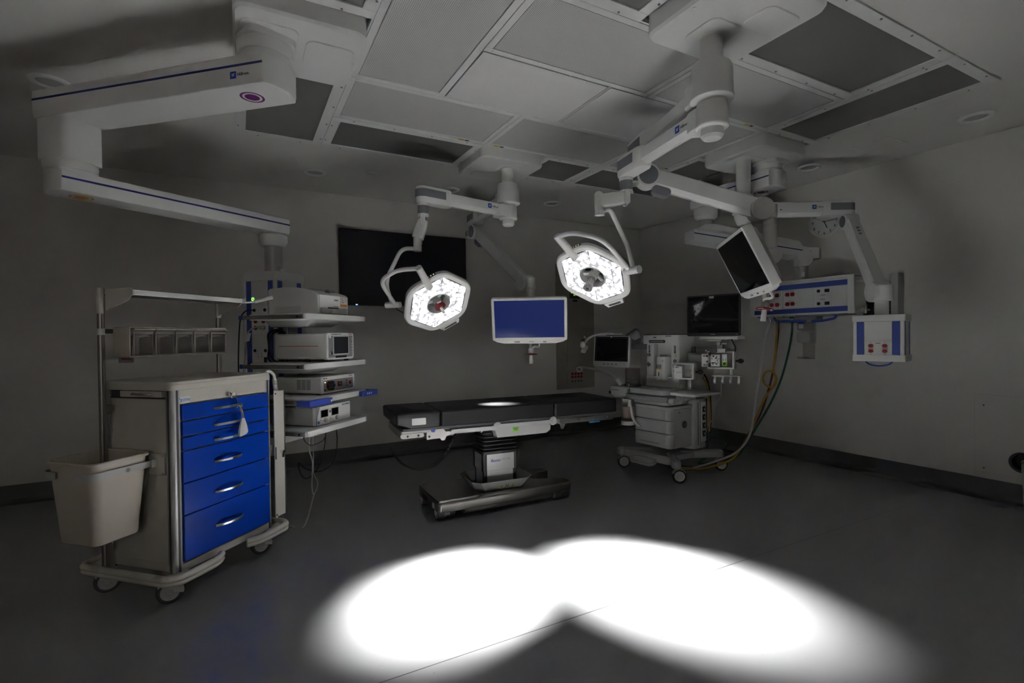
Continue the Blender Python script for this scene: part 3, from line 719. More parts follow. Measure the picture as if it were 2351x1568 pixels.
B2 = light_boom('hexagonal surgical lamp with clear camera handle on the near ceiling mount', 'flat monitor with dark screen, tilted edge on, hanging from the near mount',
                (2.157, 1.794), (1.855, 1.36, 2.465, 1.965), (2.326, 2.641), (2.45, 2.67), (2.280, 2.959, 1.811), (-.61, -.2827, -.7402), .2936, 'clear',
                ((2.168, 2.726, 2.29), (2.166, 2.726, 2.195)), [AT(1400, 478, 3.46), AT(1441, 565, 3.52)], 2.46, False, [(2.13, 1.76, .22, .21), (2.3, 1.56, .24, .17)], 4, 1, ((1.06, 2.55, 0), None))
spring_arm(B2, (2.45, 2.67), 2.475, (3.13, 2.215, 2.222), (3.188, 2.182), 1.96)
boom_monitor(B2, (3.037, 2.291, 1.853), (-.725, .541, -.425), (-.606, -.795, .022), (-.326, .274, .905), .66, .42, .06, False, ((3.175, 2.21, 1.60), (-.22, .0, -1)))
m = MB(ARMW).sphere((3.2, 2.175, 1.915), .062).cyl((3.2, 2.175, 1.915), (3.10, 2.245, 1.875), .03, n=20); obj('tilt_bracket', m, B2)
# ------------------------------------------------------------------ equipment boom with tower and shelves (left)
def big_arm(parent, P, Q, z0, z1, w, stripe_z, name, o0=.125, o1=.125, rings=None, mark=None):
    P, Q = V((*P, 0)), V((*Q, 0)); d = (Q-P).normalized(); X = Fr(P-d*o0, (0, 0, 1), x=d); L = (Q-P).length+o0+o1; hw = w/2
    def plan(s): 
        return [(0+.03*(1-s), -hw*.62*s), (.07, -hw*s), (L-.07, -hw*s), (L-.03*(1-s), -hw*.62*s), (L-.0, 0), (L-.03*(1-s), hw*.62*s), (L-.07, hw*s), (.07, hw*s), (0+.03*(1-s), hw*.62*s), (0, 0)]
    def arc(x0, bulge, s): return [(x0+bulge*(1-(2*t-1)**2), s*hw*(2*t-1)) for t in [k/8 for k in range(9)]]
    pl = arc(L-.035, .035, 1)+arc(.035, -.035, -1)
    m = MB(ARMW); m.loft([[(x, y*.94, z0) for x, y in pl], [(x, y, z0+.03) for x, y in pl], [(x, y, z1-.012) for x, y in pl], [(x, y*.95, z1) for x, y in pl]], X)
    a = obj(name, m, parent, .004)
    s = MB(NAVY)
    for sgn in (-1, 1): s.box((L/2, sgn*(hw+.0004), stripe_z), (L-.07, .0016, .011), X)
    pe = [(x, y) for x, y in pl]
    obj('stripe_line', s, a, label='thin dark blue line')
    if rings:
        col, cx = rings; r = MB(col); Y = X @ M.Translation((cx, 0, 0))
        r.cyl(Y @ V((0, 0, z0-.0008)), Y @ V((0, 0, z0+.002)), .035, n=32).ring(.047, .058, z0-.0008, z0+.002, Y)
        r.m(WHITE).ring(.035, .047, z0-.0005, z0+.002, Y).ring(.058, .066, z0-.0005, z0+.002, Y)
        obj('ring_mark', r, a)
    if mark:
        sgn, mx = mark; lg = MB(); T = X @ V((mx, sgn*(hw+.0008), stripe_z-.045)); logo(lg, Fr(T, X.to_3x3() @ V((0, sgn, 0)), y=(0, 0, 1)), .034); obj('maker_mark', lg, a)
    return a, X
EB = thing('equipment_boom', 'white ceiling boom with blue lined arms carrying the device shelves', 'equipment boom', (.142, 2.843, H))
ceiling_cover(EB, 0.0, 2.585, .605, 3.18, None, [(.16, 2.83, .26, .30), (.45, 2.87, .24, .26)])
m = MB(ARMW).prism(rrect(.24, .24, .05), 2.86, 2.895, M.Translation((.142, 2.843, 0)) @ M.Rotation(math.radians(20), 4, 'Z')).lathe([(.125, 2.80), (.13, 2.83), (.13, 2.86), (.11, 2.865)], M.Translation((.142, 2.843, 0)), 40).cyl((.142, 2.843, 2.762), (.142, 2.843, 2.81), .118, n=40)
obj('turntable', m, EB, .004)
big_arm(EB, (.142, 2.843), (-.82, 3.72), 2.62, 2.768, .25, 2.715, 'upper_arm', .12, .13, (PURPLE, .20), (1, .20))
m = MB(ARMW).prism(rrect(.215, .215, .03, 4), 2.395, 2.622, M.Translation((-.82, 3.72, 0)) @ M.Rotation(math.radians(-42), 4, 'Z')).lathe([(.12, 2.345), (.124, 2.37), (.124, 2.39), (.11, 2.40)], M.Translation((-.82, 3.72, 0)), 40).prism(rrect(.20, .20, .03), 2.325, 2.35, M.Translation((-.82, 3.72, 0)) @ M.Rotation(math.radians(35), 4, 'Z'))
obj('arm_joint', m, EB, .005)
big_arm(EB, (-.82, 3.72), (.256, 4.419), 2.217, 2.335, .205, 2.29, 'lower_arm', .115, .11, (ORANGE, .16))
m = MB(ARMW).lathe([(.09, 2.215), (.105, 2.20), (.105, 2.15), (.085, 2.118), (.06, 2.112)], M.Translation((.256, 4.419, 0)), 36).m(ALU).cyl((.256, 4.419, 1.89), (.256, 4.419, 2.13), .066, n=36)
m.m(PAPER).box((.256+.047, 4.419-.047, 1.925), (.05, .002, .03), None).m(ORANGE).box((.285, 4.358, 1.945), (.03, .002, .012))
obj('drop_tube', m, EB, .002)
TA = math.radians(44); TC = V((.256, 4.419, 0))
TX = M.Translation(TC) @ M.Rotation(TA, 4, 'Z')
m = MB(ARMW, TX)
m.prism(rrect(.32, .32, .02, 3), 1.835, 1.89).prism(rrect(.30, .30, .02, 3), 1.888, 1.905).prism(rrect(.32, .32, .02, 3), .585, .635)
m.m(PLAST).prism(rrect(.298, .298, .012, 3), .63, 1.84).m(ARMW)
for sx in (-1, 1):
    for sy in (-1, 1): m.prism(rrect(.024, .024, .010, 3, sx*.146, sy*.146), .63, 1.838)
tw = obj('service_tower', m, EB, .002)
s = MB(STRIPE, TX)
for y in (-.103, .103): s.box((-.1498, y, 1.235), (.003, .045, 1.195))
for x in (-.103, .103): s.box((x, -.1498, 1.235), (.045, .003, 1.195))
obj('blue_strip', s, tw)
s = MB(PLAST, TX)
for (z0, z1) in ((1.58, 1.72), (1.42, 1.575), (1.18, 1.34)): s.box((-.1505, 0, (z0+z1)/2), (.003, .152, z1-z0))
s.m(BLACK)
for y, z in ((.05, 1.61), (-.05, 1.61), (.05, 1.30), (-.05, 1.30)): s.cyl((-.1515, y, z), (-.156, y, z), .013, n=14)
s.box((-.153, -.05, 1.23), (.004, .03, .04)).m(PAPER)
for y, z in ((.05, 1.665), (-.05, 1.665), (.05, 1.575), (-.05, 1.575), (.05, 1.335), (-.05, 1.335), (.05, 1.19), (0, 1.545)): s.box((-.1525, y, z), (.002, .035, .012))
s.m(CHROME)
for y in (.018, -.014): s.box((-.153, y, 1.265), (.003, .007, .04))
s.m(RED)
for y in (.04, -.035):
    for z in (1.525, 1.475): s.cyl((-.1515, y, z), (-.1565, y, z), .017, n=16)
s.m(LEDG).ring(.008, .013, .1515, .1545, Fr((0, 0, 0), (-1, 0, 0), y=(0, 0, 1)) @ M.Translation((-.062, 1.695, 0)))
obj('socket_panel', s, tw, .001)
s = MB(PLAST, TX).box((.0, -.1505, 1.30), (.15, .003, .16)).m(RED)
for x in (-.04, .035):
    for z in (1.40, 1.29): s.cyl((x, -.1515, z), (x, -.157, z), .02, n=16)
obj('socket_panel', s, tw, .001)
# shelves with steel side rails
def shelf(z, blue=False):
    m = MB(ARMW, TX); m.prism(rrect(.68, .50, .025, 4, -.089, -.415), z-.04, z)
    m.m(LGREY).prism(rrect(.30, .34, .02, 3, -.05, -.30), z-.085, z-.038, None, pts2=rrect(.40, .42, .03, 3, -.05, -.34))
    sh = obj('shelf', m, EB, .004)
    r = MB(DSTEEL, TX)
    for sx in (-1, 1):
        x = -.089+sx*.352; r.b2((x-.004, -.64, z-.035), (x+.004, -.12, z-.008))
        r.m(BLACK).cyl((x, -.60, z-.0215), (x+sx*.012, -.60, z-.0215), .008, n=10).m(DSTEEL)
    for sx in (-1, 1):
        for yy in (-.30, -.60): r.cyl((-.089+sx*.34, yy, z-.0215), (-.089+sx*.353, yy, z-.0215), .008, n=10)
    r.m(STRIPE).box((-.441, -.115, z-.0215), (.012, .03, .03)).m(LGREY).box((-.441, -.645, z-.0215), (.014, .012, .034)).box((.263, -.645, z-.0215), (.014, .012, .034))
    obj('side_rail', r, sh, .001)
    if blue:
        for x0, x1 in ((-.475, -.235), (.13, .335)):
            b = MB(BHANDLE, TX); w = x1-x0; left = x0 < 0
            pts = [(x0, -.60), (x0, -.715), (x1, -.715), (x1, -.672), (x0+.05, -.672), (x0+.05, -.60)] if left else [(x0, -.672), (x0, -.715), (x1, -.715), (x1, -.60), (x1-.05, -.60), (x1-.05, -.672)]
            b.prism(rpoly(pts, .014, 3), z-.045, z-.006)
            b.m(WHITE)
            xs = [x1-.02] if left else [x0+.06, x0+.085, x0+.11]
            for xx in xs: b.cyl((xx, -.7152, z-.025), (xx, -.7165, z-.025), .008, n=14)
            obj('shelf_handle', b, sh, .004, label='blue brake handle')
SZ = (1.560, 1.217, .975, .760)
for i, z in enumerate(SZ): shelf(z, i == 2)
s = MB(RUBBER, TX).tube([(-.16+.10*math.sin(a), -.165-.02*math.sin(a*3), 1.33+.125*math.cos(a)) for a in [k*PI/24 for k in range(49)]], .008, 8)
s.tube([(-.165+.09*math.sin(a), -.18, 1.33+.115*math.cos(a)) for a in [k*PI/24 for k in range(49)]], .007, 8)
cbl = obj('coiled_cable', s, EB)

# devices on the shelves (local frame of the tower)
def dev(name, label, cat, cx, cy, z): return thing(name, label, cat, TX @ V((cx, cy, z)), TA)
def FX(x, y, z): return TX @ Fr((x, y, z), (0, -1, 0), y=(0, 0, 1))
pr = dev('printer', 'white photo printer with curved lid on the top device shelf', 'printer', -.05, -.40, SZ[0])
m = MB(WHITE, TX); z = SZ[0]+.006
prof = [(-.60, z), (-.60, z+.135), (-.585, z+.150), (-.50, z+.178), (-.40, z+.195), (-.30, z+.198), (-.18, z+.192), (-.16, z+.18), (-.16, z)]
m.loft([[(x, y, zz) for y, zz in prof] for x in (-.235, .115)])
m.m(RUBBER)
for x in (-.2, .08):
    for y in (-.57, -.2): m.cyl((x, y, SZ[0]), (x, y, z+.002), .015, n=12)
b = obj('body', m, pr, .006)
m = MB(WHITE, TX).prism([(-.222, -.594), (.103, -.594), (.103, -.604), (-.222, -.604)], z+.045, z+.138).m(LGREY).box((-.06, -.603, z+.022), (.30, .008, .040)).m(BLACK).box((-.075, -.608, z+.045), (.115, .012, .008)).m(LGREY).box((-.075, -.611, z+.02), (.05, .006, .034))
fp = obj('front_panel', m, pr, .003)
m = MB(PAPER); m.text('SONY', .018, FX(-.035, -.6045, z+.104), INK); m.text('CD Recorder', .008, FX(-.035, -.6045, z+.058), MGREY)
m.m(ORINK).box((0, 0, 0), (.078, .072, .0006), FX(.055, -.6045, z+.098)).m(PAPER).box((0, .007, 0), (.072, .052, .001), FX(.055, -.6045, z+.098)).m(ORANGE).box((0, -.027, 0), (.072, .016, .001), FX(.055, -.6045, z+.098)).m(MGREY)
for i, (a_, b_) in enumerate(((-.018, .018), (-.010, .006), (-.02, -.004), (-.006, -.010))): m.box((a_, b_+.004, .0002), (.02, .006, .0012), FX(.055, -.6045, z+.098))
for i in range(3): m.box((.022, .022-.01*i, .0002), (.022, .0025, .0012), FX(.055, -.6045, z+.098))
obj('sticker', m, fp)
m = MB(LGREY, TX)
for i in range(7): m.b2((-.2358, -.45, z+.012+.007*i), (-.2348, -.22, z+.015+.007*i))
obj('vent', m, b)
m = MB(LGREY, TX).prism([(-.19, -.52), (.07, -.52), (.05, -.40), (-.17, -.40)], z+.168, z+.186, TX.inverted() @ TX).m(MGREY).cyl((-.06, -.555, z+.158), (-.06, -.535, z+.172), .018, n=16)
obj('lid_recess', m, b, .003)

im = dev('image_console', 'white image console with small dark screen on the second device shelf', 'medical console', -.05, -.42, SZ[1])
z = SZ[1]+.018
m = MB(WHITE, TX).prism(rrect(.315, .188, .02, 4), 0, .42, Fr((-.045, -.20, z+.094), (0, -1, 0), y=(0, 0, 1))).m(RUBBER)
for x in (-.17, .08):
    for y in (-.6, -.45, -.25): m.cyl((x, y, SZ[1]), (x, y, z+.003), .018, n=12)
b = obj('body', m, im, .003)
obj('side_line', MB(ORANGE, TX).b2((-.2035, -.57, z+.094), (-.2024, -.22, z+.099)), b, label='orange side line')
m = MB(ARMW, TX).prism(rrect(.322, .196, .022, 4), 0, .03, Fr((-.045, -.615, z+.094), (0, -1, 0), y=(0, 0, 1)))
fp = obj('bezel', m, im, .003)
m = MB(MGREY, TX); m.box((-.045, -.646, z+.092), (.282, .003, .158)); m.m(LGREY).box((-.045, -.648, z+.100), (.188, .003, .142)); obj('control_panel', m, fp, .001)
m = MB(GREYSCR, TX).box((-.045, -.650, z+.101), (.168, .002, .124)); obj('screen', m, fp)
m = MB(); m.m(WHITE)
for i, zz in enumerate((.060, .082, .104, .150)):
    m.m(WHITE).cyl(TX @ V((.085, -.647, z+zz)), TX @ V((.085, -.6505, z+zz)), .009, n=16).m(ORINK if i == 3 else BLACK).box((0, 0, 0), (.015, .006, .001), FX(.085, -.651, z+zz))
m.m(WHITE).cyl(TX @ V((-.175, -.647, z+.165)), TX @ V((-.175, -.65, z+.165)), .012, n=20).m(CHROME).cyl(TX @ V((-.168, -.647, z+.045)), TX @ V((-.168, -.66, z+.045)), .012, n=16).m(BLACK).box((0, 0, 0), (.13, .016, .003), FX(-.045, -.6475, z+.016))
obj('button', m, fp)
m = MB(); m.text('Image Management Center', .0105, FX(-.095, -.6454, z+.182), INK); m.text('Lumenis', .012, FX(.07, -.6454, z+.182), ORINK); obj('lettering', m, fp)

lz = dev('light_source', 'low white light source with black round port on the third device shelf', 'medical console', .0, -.38, SZ[2])
z = SZ[2]+.010
m = MB(WHITE, TX).prism(rrect(.40, .118, .012, 4), 0, .40, Fr((.005, -.165, z+.059), (0, -1, 0), y=(0, 0, 1))).m(RUBBER)
for x in (-.15, .15):
    for y in (-.53, -.2): m.cyl((x, y, SZ[2]), (x, y, z+.003), .018, n=12)
b = obj('body', m, lz, .003)
m = MB(DGREY, TX)
for j in range(3):
    for i in range(12): m.b2((-.196, -.49+.042*j, z+.028+.0062*i), (-.1945, -.455+.042*j, z+.031+.0062*i))
obj('vent', m, b)
m = MB(ARMW, TX).prism(rrect(.404, .122, .010, 4), 0, .02, Fr((.005, -.562, z+.059), (0, -1, 0), y=(0, 0, 1))).m(INSET).box((.010, -.583, z+.053), (.35, .003, .082))
fp = obj('front_panel', m, lz, .002)
m = MB(); Yp = FX(-.105, -.5845, z+.053)
m.m(ORINK).ring(.036, .0405, -.001, .002, Yp).m(BLACK).cyl(Yp @ V((0, 0, -.002)), Yp @ V((0, 0, .022)), .036, n=28)
for a in range(6): m.cyl(Yp @ V((.026*math.cos(a*PI/3), .026*math.sin(a*PI/3), .02)), Yp @ V((.026*math.cos(a*PI/3), .026*math.sin(a*PI/3), .028)), .011, n=12)
m.m(CHROME)
for a in (40, 130, 220, 310): m.box((.018*math.cos(math.radians(a)), .018*math.sin(math.radians(a)), .0225), (.007, .005, .002), Yp)
obj('light_port', m, fp)
m = MB(ORINK)
for cx_, w_, h_ in ((.015, .062, .048), (.145, .032, .036)):
    Yq = FX(cx_, -.5845, z+.057); m.m(ORINK).prism(rrect(w_, h_, .005, 3), -.001, .002, Yq).m(BLACK).prism(rrect(w_-.009, h_-.009, .004, 3), -.001, .0045, Yq)
m.m(PAPER).box((0, 0, .005), (.003, .012, .001), FX(.015, -.5845, z+.06)); obj('switch', m, fp)
m = MB(ORINK); Yq = FX(.10, -.5845, z+.057); m.prism(rrect(.022, .068, .010, 4), -.001, .0012, Yq).m(INSET).prism(rrect(.019, .065, .009, 4), -.001, .0018, Yq).m(BLACK).cyl(Yq @ V((0, .02, 0)), Yq @ V((0, .02, .004)), .006, n=12).cyl(Yq @ V((0, -.02, 0)), Yq @ V((0, -.02, .004)), .006, n=12).box((0, 0, .001), (.009, .012, .003), Yq); m.m(LEDW).cyl(TX @ V((-.155, -.5845, z+.08)), TX @ V((-.155, -.588, z+.08)), .005, n=10).m(BLACK).cyl(TX @ V((-.155, -.5845, z+.025)), TX @ V((-.155, -.588, z+.025)), .006, n=10); obj('indicator', m, fp)
m = MB(); m.text('LIVE 4K', .0145, FX(-.148, -.5832, z+.108), INK); m.text('Lumenis', .013, FX(.155, -.5832, z+.110), ORINK); obj('lettering', m, fp)

inf = dev('insufflator', 'pale gas insufflator with two small black screens on the lowest device shelf', 'medical console', -.08, -.40, SZ[3])
z = SZ[3]+.006
m = MB(LGREY, TX).b2((-.275, -.575, z), (.117, -.17, z+.125)).m(RUBBER)
for x in (-.24, .08):
    for y in (-.55, -.2): m.cyl((x, y, SZ[3]), (x, y, z+.003), .016, n=12)
obj('body', m, inf, .004)
m = MB(ARMW, TX).b2((-.277, -.60, z), (.119, -.572, z+.130)).m(MGREY)
m.prism([(-.2775, z+.128), (-.235, z+.128), (-.262, z+.06), (-.268, z+.003), (-.2775, z+.003)], 0, .002, TX.inverted() @ TX @ Fr((0, -.6001, 0), (0, -1, 0), y=(0, 0, 1)))
fp = obj('front_panel', m, inf, .003)
m = MB()
for cx_ in (-.185, -.065): m.m(LGREY).box((0, 0, 0), (.088, .060, .003), FX(cx_, -.6005, z+.078)).m(GLASSY).box((0, 0, .0005), (.074, .050, .003), FX(cx_-.002, -.6008, z+.078))
obj('screen', m, fp)
m = MB()
for cx_ in (-.175, -.045): m.m(ORINK).ring(.0155, .0175, 0, .0015, FX(cx_, -.600, z+.030)).m(LGREY).cyl(FX(cx_, -.60, z+.030) @ V((0, 0, 0)), FX(cx_, -.60, z+.030) @ V((0, 0, .012)), .0145, n=22)
m.m(MGREY).cyl(FX(-.122, -.60, z+.085) @ V((0, 0, 0)), FX(-.122, -.60, z+.085) @ V((0, 0, .004)), .010, n=18).m(CYANINK).cyl(FX(-.25, -.60, z+.022) @ V((0, 0, 0)), FX(-.25, -.60, z+.022) @ V((0, 0, .003)), .0105, n=18).m(YELINK).box((-.122, 0, 0), (.008, .018, .002), FX(0, -.6005, z+.035))
obj('button', m, fp)
m = MB(); m.text('CONMED', .0165, FX(.075, -.6004, z+.116), BLUEINK); m.m(CYANINK).box((0, 0, 0), (.014, .011, .001), FX(.029, -.6004, z+.116)); m.m(MGREY).box((0, 0, 0), (.06, .004, .0008), FX(-.10, -.6004, z+.010))
m.m(BLUEINK)
for cx_, zz in ((-.225, .035), (-.20, .028), (-.098, .03), (-.022, .036)): m.box((0, 0, 0), (.014, .004, .0008), FX(cx_, -.6004, z+zz))
obj('lettering', m, fp)

# hanging cables under the shelves and beside the tower
def cable(path, r, mtl, label, name='cable', k=8, cat='cable'):
    P = smooth_path(path, k); return single(name, MB(mtl).tube(P, r, 8), label, cat, tuple(P[0]))
cable([AT(700, 992, 3.75), AT(698, 1010, 3.7), AT(715, 1022, 3.7), AT(740, 1012, 3.7), AT(748, 997, 3.75), AT(744, 985, 3.85)], .0028, RUBBER, 'thin black cable looping just under the lowest shelf')
cable([AT(772, 985, 3.9), AT(774, 1010, 3.9), AT(771, 1045, 3.9), AT(758, 1070, 3.9), AT(730, 1083, 3.9), AT(700, 1075, 3.9), AT(686, 1063, 3.9), AT(686, 1075, 3.92), AT(697, 1097, 3.95), AT(715, 1093, 3.95), AT(735, 1065, 3.9), AT(745, 1025, 3.9), AT(748, 990, 3.9)], .0042, RUBBER, 'black cable hanging in a wide loop under the lowest shelf')
cable([AT(710, 995, 3.8), AT(709, 1030, 3.8), AT(717, 1060, 3.8), AT(717, 1090, 3.8), AT(716, 1115, 3.72), AT(718, 1132, 3.68), AT(719, 1142, 3.66), V((.40, 3.98, .008)), V((.31, 4.06, .006))], .005, LGREY, 'grey cord hanging from the lowest shelf down to the floor')
cable([AT(718, 993, 3.85), AT(719, 1040, 3.85), AT(720, 1085, 3.85), AT(729, 1105, 3.8), AT(728, 1120, 3.76), AT(720, 1138, 3.7)], .0035, LGREY, 'thin grey cord beside the thicker one under the lowest shelf')
cable([TX @ V((-.157, .05, 1.61)), TX @ V((-.19, .09, 1.605)), TX @ V((-.185, .15, 1.55)), TX @ V((-.18, .175, 1.40)), TX @ V((-.18, .185, 1.2)), TX @ V((-.18, .18, 1.0)), TX @ V((-.17, .17, .7))], .005, RUBBER, 'black cable running down the left edge of the service tower')
c_ = thing('power_lead', 'grey power lead with a white paper tag plugged in the service tower', 'cable', TX @ V((-.157, -.035, 1.475)))
obj('cord', MB(LGREY).tube(smooth_path([TX @ V(p) for p in ((-.157, -.035, 1.475), (-.20, -.03, 1.48), (-.205, .03, 1.465), (-.195, .08, 1.42), (-.19, .10, 1.30), (-.19, .125, 1.12), (-.185, .15, .9), (-.18, .15, .7))]), .006, 8), c_)
obj('tag', MB(PAPER).prism([(-.03, -.035), (.02, -.035), (.05, .02), (-.012, .035)], 0, .0015, TX @ Fr((-.20, .085, 1.405), (-1, -.1, 0), y=(0, .2, 1))), c_)
obj('plug', MB(LGREY).cyl(TX @ V((-.157, -.035, 1.475)), TX @ V((-.195, -.03, 1.478)), .018, .012, 14), c_)
cable([TX @ V((-.10, -.17, 1.66)), TX @ V((-.12, -.20, 1.58)), TX @ V((-.105, -.215, 1.44)), TX @ V((-.13, -.21, 1.36)), TX @ V((-.09, -.20, 1.26)), TX @ V((-.07, -.20, 1.22))], .0045, LGREY, 'thin grey cable hanging in front of the tower corner between the upper shelves')
# ------------------------------------------------------------------ supply cart with blue drawers
CA = math.radians(45.1)
CX = M.Translation((-.31, 3.17, 0)) @ M.Rotation(CA, 4, 'Z')
def cthing(name, label, cat, p): return thing(name, label, cat, CX @ V(p), CA)
def CF(x, y, z): return CX @ Fr((x, y, z), (0, -1, 0), y=(0, 0, 1))
CW, CD = .69, .51
ct = cthing('supply_cart', 'cream supply cart on casters with six blue drawers', 'medical cart', (.345, .255, 0))
m = MB(CREAM, CX).b2((.045, .012, .165), (CW-.045, CD-.01, 1.13)).b2((.02, .02, .15), (CW-.02, CD-.02, .20))
m.b2((.012, .05, .20), (.05, CD-.045, 1.075)).b2((CW-.05, .05, .20), (CW-.012, CD-.045, 1.12))
m.b2((.03, -.002, .150), (CW-.03, .03, .192)).b2((.028, .0, 1.047), (CW-.024, .02, 1.128))
obj('body', m, ct, .003)
def post(x, y):
    m = MB(ALU, CX).prism(rrect(.056, .056, .018, 5, x, y), .135, 1.13).m(DGREY)
    for a in (-1, 1):
        m.b2((x+a*.0285-.0006, y-.006, .14), (x+a*.0285+.0006, y+.006, 1.128)).b2((x-.006, y+a*.0285-.0006, .14), (x+.006, y+a*.0285+.0006, 1.128))
    obj('corner_post', m, ct)
for x in (.026, CW-.026):
    for y in (.026, CD-.026): post(x, y)
m = MB(CREAM, CX); m.prism(rrect(CW+.025, CD+.025, .045, 6, CW/2, CD/2), 1.122, 1.152)
m.loft([[(*p, 1.152) for p in rrect(CW+.025, CD+.025, .045, 6, CW/2, CD/2)], [(*p, 1.168) for p in rrect(CW+.018, CD+.018, .045, 6, CW/2, CD/2)], [(*p, 1.168) for p in rrect(CW-.03, CD-.03, .04, 6, CW/2, CD/2)], [(*p, 1.160) for p in rrect(CW-.06, CD-.06, .035, 6, CW/2, CD/2)]])
obj('worktop', m, ct, .002)
# loose clear sheet lying on the top
random.seed(3)
pts = []; nx, ny = 14, 10
m = MB(mat('clear_film', (.8, .8, .8), .05, alpha=.25), CX)
vs = [(.20+.26*i/nx, .29+.17*j/ny, 1.163+.006*random.random()) for j in range(ny+1) for i in range(nx+1)]
m.add(vs, [(j*(nx+1)+i, j*(nx+1)+i+1, (j+1)*(nx+1)+i+1, (j+1)*(nx+1)+i) for j in range(ny) for i in range(nx)])
single('plastic_sheet', m, 'crumpled clear plastic film lying on top of the supply cart', 'sheet', CX @ V((.33, .37, 1.16)))
# drawers
ZB = (1.043, .953, .868, .792, .619, .447, .197)
for i in range(6):
    z1, z0 = ZB[i]-.0025, ZB[i+1]+.0025
    d = obj('drawer', MB(DRAWER, CX).b2((.052, -.008, z0), (CW-.026, .02, z1)), ct, .003)
    zh = z1-.05 if i < 3 else z1-.098 if i < 5 else z1-.12
    if i == 0: zh = z1-.045
    P = []
    for k in range(13):
        t = k/12; x = .245+.195*t; P.append(CX @ V((x, -.010-.040*math.sin(PI*t)**.75, zh+.004*math.sin(PI*t))))
    obj('handle', MB(STEEL).ribbon(P, .014, .007), d, .002)
# top panel lock, key
obj('lock', MB(CHROME, CX).cyl((.345, .0, 1.068), (.345, -.014, 1.068), .013, n=20), ct)
m = MB(PAPER); m.box((0, 0, 0), (.078, .034, .0006), CF(.066, -.0005, 1.066)); m.text('cme', .032, CF(.078, -.0009, 1.069), CYANINK)
Y = CF(.042, -.0009, 1.066)
for k in range(6):
    m.m(ORINK if k in (2, 3) else CYANINK).box((.0095*math.cos(k*PI/3+.3), .0095*math.sin(k*PI/3+.3), 0), (.004, .009, .0008), Y @ M.Rotation(0, 4, 'Z'))
obj('name_plate', m, ct)
# pull-out shelf in the left side
sl = obj('pull_out_shelf', MB(CREAM, CX).b2((-.006, .065, 1.085), (.03, .36, 1.118)).m(DGREY).b2((.005, .055, 1.078), (.03, .445, 1.0835)).b2((.006, .37, 1.085), (.02, .44, 1.118)), ct, .002)
P = [CX @ V((-.006, .14, 1.103)), CX @ V((-.03, .15, 1.103)), CX @ V((-.03, .25, 1.103)), CX @ V((-.006, .26, 1.103))]
obj('handle', MB(STEEL).tube(round_path(P, .012, 4), .005, 10), sl)
# locking bar hinged at the right front
m = MB(CREAM, CX).b2((CW-.004, -.035, .215), (CW+.014, -.028, 1.05)).b2((CW+.01, -.034, .222), (CW+.085, -.028, 1.045)).m(DGREY).b2((CW+.083, -.036, .222), (CW+.090, -.012, 1.045)).m(ALU).b2((CW+.02, -.028, .23), (CW+.03, -.014, 1.04))
lb = obj('locking_bar', m, ct, .001)
m = MB(CHROME, CX).cyl((CW+.055, -.034, .64), (CW+.055, -.055, .64), .012, n=16).b2((CW+.045, -.05, .605), (CW+.062, -.044, .64))
for z in (.235, 1.03): m.cyl((CW+.004, -.035, z), (CW+.004, -.039, z), .006, n=10)
m.b2((CW-.002, -.038, .60), (CW+.006, -.034, .68))
obj('latch', m, lb)
# bumper rail with front feet, casters
def bump_path():
    a = [(.26, -.035), (.20, -.075), (-.03, -.075), (-.075, -.03), (-.075, CD+.05), (-.04, CD+.085), (CW+.04, CD+.085), (CW+.085, CD+.05), (CW+.085, -.03), (CW+.04, -.075), (.50, -.075), (.44, -.035)]
    return a
for z, r in ((.168, .021), (.146, .017)):
    pass
m = MB(CREAM)
for z, r in ((.163, .019), (.139, .016)):
    m.tube(round_path([CX @ V((*p, z)) for p in bump_path()], .05, 6), r, 12)
m.add([], [])
mm = MB(CREAM, CX)
for y0, y1 in ((-.06, .03), (CD-.03, CD+.07)):
    mm.b2((-.06, y0, .148), (.07, y1, .158)); mm.b2((CW-.07, y0, .148), (CW+.07, y1, .158))
m.v += mm.v; 
o_ = len(m.v)-len(mm.v)
for f in mm.f: m.f.append([i+o_ for i in f]); m.mi.append(0)
obj('bumper', m, ct, .003)
